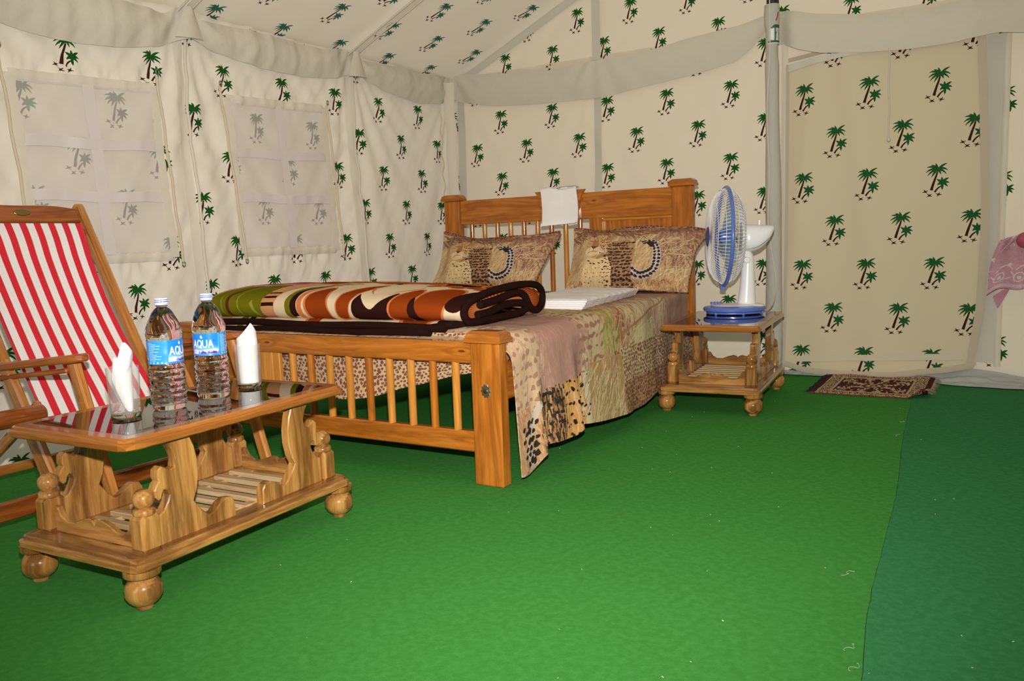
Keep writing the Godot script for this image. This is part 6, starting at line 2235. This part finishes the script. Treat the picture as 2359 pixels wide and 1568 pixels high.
func bottle(label: String, at: Vector3, turn: float) -> void:
	var b := thing("water_bottle", label, "bottle", at, turn, "water bottles on the coffee table")
	var m := Mb.new()
	# clear water and thin plastic as one solid; ribs below the label, diamond facets above
	var prof := [Vector2(0.0, 0.005), Vector2(0.022, 0.004), Vector2(0.036, 0.0), Vector2(0.0440, 0.004), Vector2(0.0475, 0.012), Vector2(0.0480, 0.020)]
	for k in 6:
		var y := 0.022 + k * 0.0175
		prof.append_array([Vector2(0.0458, y), Vector2(0.0486, y + 0.005), Vector2(0.0488, y + 0.010), Vector2(0.0460, y + 0.0150)])
	prof.append_array([Vector2(0.0468, 0.130), Vector2(0.0456, 0.133), Vector2(0.0456, 0.200), Vector2(0.0475, 0.203), Vector2(0.0490, 0.212)])
	for k in 13:
		var t := k / 12.0
		prof.append(Vector2(lerpf(0.0138, 0.0490, pow(maxf(0.0, 1.0 - pow(t, 1.5)), 0.7)), lerpf(0.213, 0.291, t)))
	prof.append_array([Vector2(0.0136, 0.293), Vector2(0.0165, 0.294), Vector2(0.0165, 0.2965), Vector2(0.0130, 0.297), Vector2(0, 0.297)])
	var seg := 40
	# twist facets into the shoulder by moving rings of the turned shape in and out
	var st_pts := func(p: Vector2, a: float) -> float:
		var r := p.x
		if p.y > 0.205 and p.y < 0.28:
			r += 0.0018 * sin(a * 6.0 + p.y * 80.0) * smoothstep(0.205, 0.225, p.y) * smoothstep(0.28, 0.25, p.y)
		elif p.y > 0.03 and p.y < 0.128:
			r += 0.0009 * sin(a * 7.0 + p.y * 170.0) + 0.0006 * sin(a * 11.0 - p.y * 90.0)
		return r
	for k in prof.size() - 1:
		var p: Vector2 = prof[k]
		var q: Vector2 = prof[k + 1]
		for i in seg:
			var a0 := TAU * i / seg
			var a1 := TAU * (i + 1) / seg
			var V := func(w: Vector2, a: float) -> Vector3:
				var r: float = st_pts.call(w, a)
				return Vector3(cos(a) * r, w.y, -sin(a) * r)
			if p.x > 1e-5:
				m.tri(V.call(p, a0), V.call(p, a1), V.call(q, a1), Vector2.ZERO, Vector2.ZERO, Vector2.ZERO, 1)
			if q.x > 1e-5:
				m.tri(V.call(p, a0), V.call(q, a1), V.call(q, a0), Vector2.ZERO, Vector2.ZERO, Vector2.ZERO, 1)
	put("water_body", m, M.water, b)
	m = Mb.new()
	for i in 48:
		var a0 := TAU * i / 48.0
		var a1 := TAU * (i + 1) / 48.0
		var r := 0.0480
		for k in 6:
			var y0 := 0.1335 + 0.0665 * k / 6.0
			var y1 := 0.1335 + 0.0665 * (k + 1) / 6.0
			var g := func(y: float) -> float: return r + 0.0006 * sin(y * 380.0)
			m.quad(Vector3(cos(a0) * g.call(y0), y0, -sin(a0) * g.call(y0)), Vector3(cos(a1) * g.call(y0), y0, -sin(a1) * g.call(y0)), Vector3(cos(a1) * g.call(y1), y1, -sin(a1) * g.call(y1)), Vector3(cos(a0) * g.call(y1), y1, -sin(a0) * g.call(y1)),
				Vector2(i / 48.0, 1.0 - k / 6.0), Vector2((i + 1) / 48.0, 1.0 - k / 6.0), Vector2((i + 1) / 48.0, 1.0 - (k + 1) / 6.0), Vector2(i / 48.0, 1.0 - (k + 1) / 6.0), 1)
	put("label", m, M.label, b)
	m = Mb.new()
	var y0 := 0.2975
	for i in 40:
		var a0 := TAU * i / 40.0
		var a1 := TAU * (i + 1) / 40.0
		var r0 := 0.0170 + (0.0004 if i % 2 else -0.0002)
		var r1 := 0.0170 + (0.0004 if (i + 1) % 2 else -0.0002)
		m.quad(Vector3(cos(a0) * r0, y0, -sin(a0) * r0), Vector3(cos(a1) * r1, y0, -sin(a1) * r1), Vector3(cos(a1) * r1, y0 + 0.0195, -sin(a1) * r1), Vector3(cos(a0) * r0, y0 + 0.0195, -sin(a0) * r0),
			Vector2(0.2, 1), Vector2(0.3, 1), Vector2(0.3, 0), Vector2(0.2, 0), -1)
		m.tri(Vector3(0, y0 + 0.021, 0), Vector3(cos(a0) * r0, y0 + 0.0195, -sin(a0) * r0), Vector3(cos(a1) * r1, y0 + 0.0195, -sin(a1) * r1), Vector2(0.2, 0.05), Vector2(0.2, 0.05), Vector2(0.2, 0.05), -1)
		m.tri(Vector3(0, y0, 0), Vector3(cos(a1) * r1, y0, -sin(a1) * r1), Vector3(cos(a0) * r0, y0, -sin(a0) * r0), Vector2(0.2, 0.9), Vector2(0.2, 0.9), Vector2(0.2, 0.9), -1)
	put("cap", m, M.cap, b)

func tumbler(label: String, at: Vector3) -> void:
	var g := thing("glass", label, "glass", at, 0.0, "glasses on the coffee table")
	var m := Mb.new()
	lathe(m, [Vector2(0.0383, 0.0125), Vector2(0.0425, 0.1370), Vector2(0.0417, 0.1385), Vector2(0.0408, 0.1370), Vector2(0.0368, 0.0135)], 40, Transform3D(), 60.0)
	var cup := put("tumbler", m, M.glass, g)
	m = Mb.new()
	lathe(m, [Vector2(0, 0.001), Vector2(0.033, 0.0), Vector2(0.0372, 0.003), Vector2(0.0382, 0.012), Vector2(0.035, 0.0133), Vector2(0, 0.0130)], 40, Transform3D(), 60.0)
	put("thick_base", m, M.glass_base, cup)

func build_table_things() -> void:
	bottle("clear water bottle with blue label, nearer the glass holding the cone-folded napkin", Vector3(-2.03, 0.4402, -1.476), 2.65)
	bottle("clear water bottle with blue label, standing closer to the bed than the other", Vector3(-2.053, 0.4402, -1.648), -1.92)
	tumbler("glass tumbler holding a napkin rolled to a slanted cone", Vector3(-2.047, 0.4402, -1.350))
	tumbler("glass tumbler holding a napkin rolled upright with one peaked corner", Vector3(-2.091, 0.4402, -1.823))
	# slanted cone of paper
	var n := thing("napkin", "white paper napkin rolled to a slanted cone in the nearer glass", "napkin", Vector3(-2.047, 0.4402, -1.350), 0.0, "napkins in the glasses")
	var m := Mb.new()
	var right := Vector3(0.86, 0, -0.509)     # to the right as one stands before the table
	var toward := Vector3(0.509, 0, 0.86)
	sheet(m, 44, 30,
		func(u: float, v: float):
			var a: float = u * TAU * 1.12
			var r := lerpf(0.007, 0.0315, pow(v, 0.7)) - 0.0012 * (u * 1.12)
			var cx := cos(a)
			var top := lerpf(0.142, 0.202, smoothstep(-1.05, -0.25, cx)) - 0.026 * smoothstep(-0.2, 1.0, cx) - 0.034 * maxf(0.0, -sin(a))
			var y := lerpf(0.0150, top, v)
			var ctr := right * lerpf(0.012, -0.004, minf(1.0, v * 1.3)) + right * 0.006 * smoothstep(0.7, 1.0, v)
			r *= 1.0 - 0.10 * smoothstep(0.78, 1.0, v)
			return ctr + right * cos(a) * r + toward * sin(a) * -r + Vector3.UP * y + Vector3.UP * 0.002 * noise.get_noise_2d(a * 2.0, v * 5.0),
		func(u: float, v: float): return Vector2(u * 0.2, v * 0.2))
	put("rolled_paper", m, M.napkin, n)
	var n2 := thing("napkin", "white paper napkin rolled upright with a peaked corner in the farther glass", "napkin", Vector3(-2.091, 0.4402, -1.823), 0.0, "napkins in the glasses")
	m = Mb.new()
	sheet(m, 44, 30,
		func(u: float, v: float):
			var a: float = u * TAU * 1.1
			var r := lerpf(0.0300, 0.0345, v) - 0.001 * u
			# the slanted upper edge climbs to one peak
			var cx := cos(a)
			var top := (lerpf(0.160, 0.207, clampf((cx + 1.0) / 1.2, 0.0, 1.0)) if cx < 0.2 else lerpf(0.207, 0.172, (cx - 0.2) / 0.8)) - 0.030 * maxf(0.0, sin(a))
			var y := lerpf(0.0145, top, v)
			r *= 1.0 - 0.06 * smoothstep(0.8, 1.0, v)
			return right * cos(a) * r + toward * sin(a) * r + Vector3.UP * y,
		func(u: float, v: float): return Vector2(u * 0.2, v * 0.2))
	put("rolled_paper", m, M.napkin, n2)

func build_small_things() -> void:
	# door mat with red fringe along its sides and tassels at its ends
	var d := thing("door_mat", "small maroon and cream woven mat with red fringe before the door", "mat")
	var A := Vector3(-0.865, 0, -4.615)     # near left
	var B := Vector3(-0.30, 0, -4.62)       # near right
	var C := Vector3(-0.285, 0, -5.13)      # far right
	var D := Vector3(-0.855, 0, -5.14)      # far left
	var P := func(u: float, v: float) -> Vector3:
		var q := A.lerp(B, u).lerp(D.lerp(C, u), v)
		q.y = 0.010 + 0.004 * noise.get_noise_2d(u * 5.0, v * 4.0) + 0.012 * pow(v, 3.0) + 0.012 * exp(-pow((u - 0.93) / 0.09, 2.0)) * (0.4 + 0.6 * v)
		# the near right corner is turned over
		var k: float = (u - 0.86) * 2.4 - v * 1.5
		if k > 0.0:
			q.y += minf(0.03, k * 0.16)
			q.x -= k * 0.02
			q.z -= k * 0.14
		return q
	var m := Mb.new()
	sheet(m, 48, 32, P, func(u: float, v: float): return Vector2(u, 1.0 - v), 0.006)
	put("woven_mat", m, M.mat_print, d)
	for e in 4:
		m = Mb.new()
		var count := 150 if e < 2 else 70
		for k in count:
			var t := (k + rng.randf()) / count
			var a: Vector3
			var o: Vector3
			if e == 0:
				a = P.call(t, 0.0); o = Vector3(0.2 * rng.randf_range(-1, 1), 0, 1)
			elif e == 1:
				a = P.call(t, 1.0); o = Vector3(0.2 * rng.randf_range(-1, 1), 0.25, -1)
			elif e == 2:
				a = P.call(0.0, t); o = Vector3(-1, 0.1, 0.3 * rng.randf_range(-1, 1))
			else:
				a = P.call(1.0, t); o = Vector3(1, 0.0, 0.3 * rng.randf_range(-1, 1))
			var len := rng.randf_range(0.018, 0.034)
			a.y = maxf(a.y - 0.003, 0.004)
			var mid := a + o * len * 0.5 + Vector3(0, rng.randf_range(-0.001, 0.004), 0)
			var end := a + o * len
			end.y = maxf(0.003, end.y - 0.006)
			tube(m, [a, mid, end], [0.0016, 0.0014, 0.0008], 4, false)
		var fr := put(["red_fringe", "red_fringe", "tassels", "tassels"][e], m, [M.mat_fringe, M.mat_fringe, M.mat_tassel_dark, M.mat_tassel][e], d)
		fr.set_meta("kind", "stuff")
	# pink towel on a peg at the right
	var pg := thing("towel_peg", "rounded red plastic peg on the wall holding the pink towel", "peg")
	m = Mb.new()
	lathe(m, [Vector2(0, 0), Vector2(0.026, 0.0), Vector2(0.030, 0.03), Vector2(0.040, 0.08), Vector2(0.044, 0.105), Vector2(0.040, 0.125), Vector2(0.026, 0.140), Vector2(0, 0.146)], 28, Transform3D(Basis(Vector3.RIGHT, PI / 2) * Basis(Vector3.UP, 0.3), Vector3(0.122, 0.792, -5.245)))
	put("knob", m, M.red_plastic, pg)
	var pt := thing("pink_towel", "pink patterned towel hanging on the wall at the right edge", "towel")
	m = Mb.new()
	sheet(m, 36, 50,
		func(u: float, v: float):
			var x := lerpf(-0.02, 0.26, u)
			var neck := 1.0 - 0.55 * pow(v, 4.0)
			x = 0.105 + (x - 0.105) * neck
			var low := 0.50 + 0.10 * u + 0.02 * sin(u * 9.0)
			var high := 0.815 - 0.05 * pow(absf(u - 0.45) * 2.0, 1.5)
			var y := lerpf(low, high, v)
			return Vector3(x - 0.03 * (1.0 - v) * (1.0 - u), y, -5.135 + 0.02 * sin(u * 10.0 + v * 2.0) - 0.03 * v * (1.0 - v) + 0.01 * (1.0 - v)),
		func(u: float, v: float): return Vector2(u * 1.1, 1.0 - v), 0.004)
	put("front_fold", m, M.pink, pt)
	m = Mb.new()
	sheet(m, 24, 40,
		func(u: float, v: float):
			var x := lerpf(-0.045, 0.05, u) + 0.05 * pow(v, 2.0)
			var y := lerpf(0.575 + 0.02 * u, 0.795 + 0.03 * u, v)
			return Vector3(x, y, -5.175 + 0.012 * sin(u * 7.0)),
		func(u: float, v: float): return Vector2(0.3 + u * 0.4, 1.0 - v * 0.9), 0.004)
	put("rear_fold", m, M.pink, pt)
	m = Mb.new()
	sheet(m, 12, 16,
		func(u: float, v: float):
			var tip := Vector3(0.005, 0.425, -5.165)
			var l := Vector3(-0.02, 0.49, -5.165)
			var r := Vector3(0.07, 0.56, -5.16)
			return tip.lerp(l.lerp(r, u), v) + Vector3(0, 0, 0.008 * sin(v * 5.0)),
		func(u: float, v: float): return Vector2(u * 0.1, v * 0.1), 0.003)
	put("hanging_corner", m, M.pink_plain, pt)
	# crumbs and straw on the carpet
	m = Mb.new()
	for k in 70:
		var x := rng.randf_range(-1.7, 0.9)
		var z := rng.randf_range(-4.4, -1.2)
		var a := rng.randf() * TAU
		var l := rng.randf_range(0.0015, 0.004)
		tube(m, [Vector3(x, 0.005, z), Vector3(x + cos(a) * l, 0.007, z + sin(a) * l)], rng.randf_range(0.0006, 0.0013), 5)
	var cr := put("crumbs", m, M.thread, self)
	tag(cr, "pale crumbs and bits of straw scattered over the green carpet", "crumbs")
	cr.set_meta("kind", "stuff")
	# loose threads at the right-hand carpet joint
	m = Mb.new()
	for s in [[-0.235, -1.78], [-0.215, -1.70], [-0.345, -4.05], [-0.34, -3.78], [-0.30, -2.18], [-0.228, -1.58]]:
		var pts := []
		var x: float = s[0]
		var z: float = s[1]
		for i in 9:
			pts.append(Vector3(x + 0.006 * sin(i * 1.1 + z * 5.0) - 0.002 * i, 0.004, z + 0.005 * i + 0.004 * cos(i * 1.7)))
		tube(m, smooth(pts, 3), 0.0005, 5)
	var th := put("loose_threads", m, M.thread, self)
	tag(th, "frayed pale threads along the joint of the green carpets", "thread")
	th.set_meta("kind", "stuff")
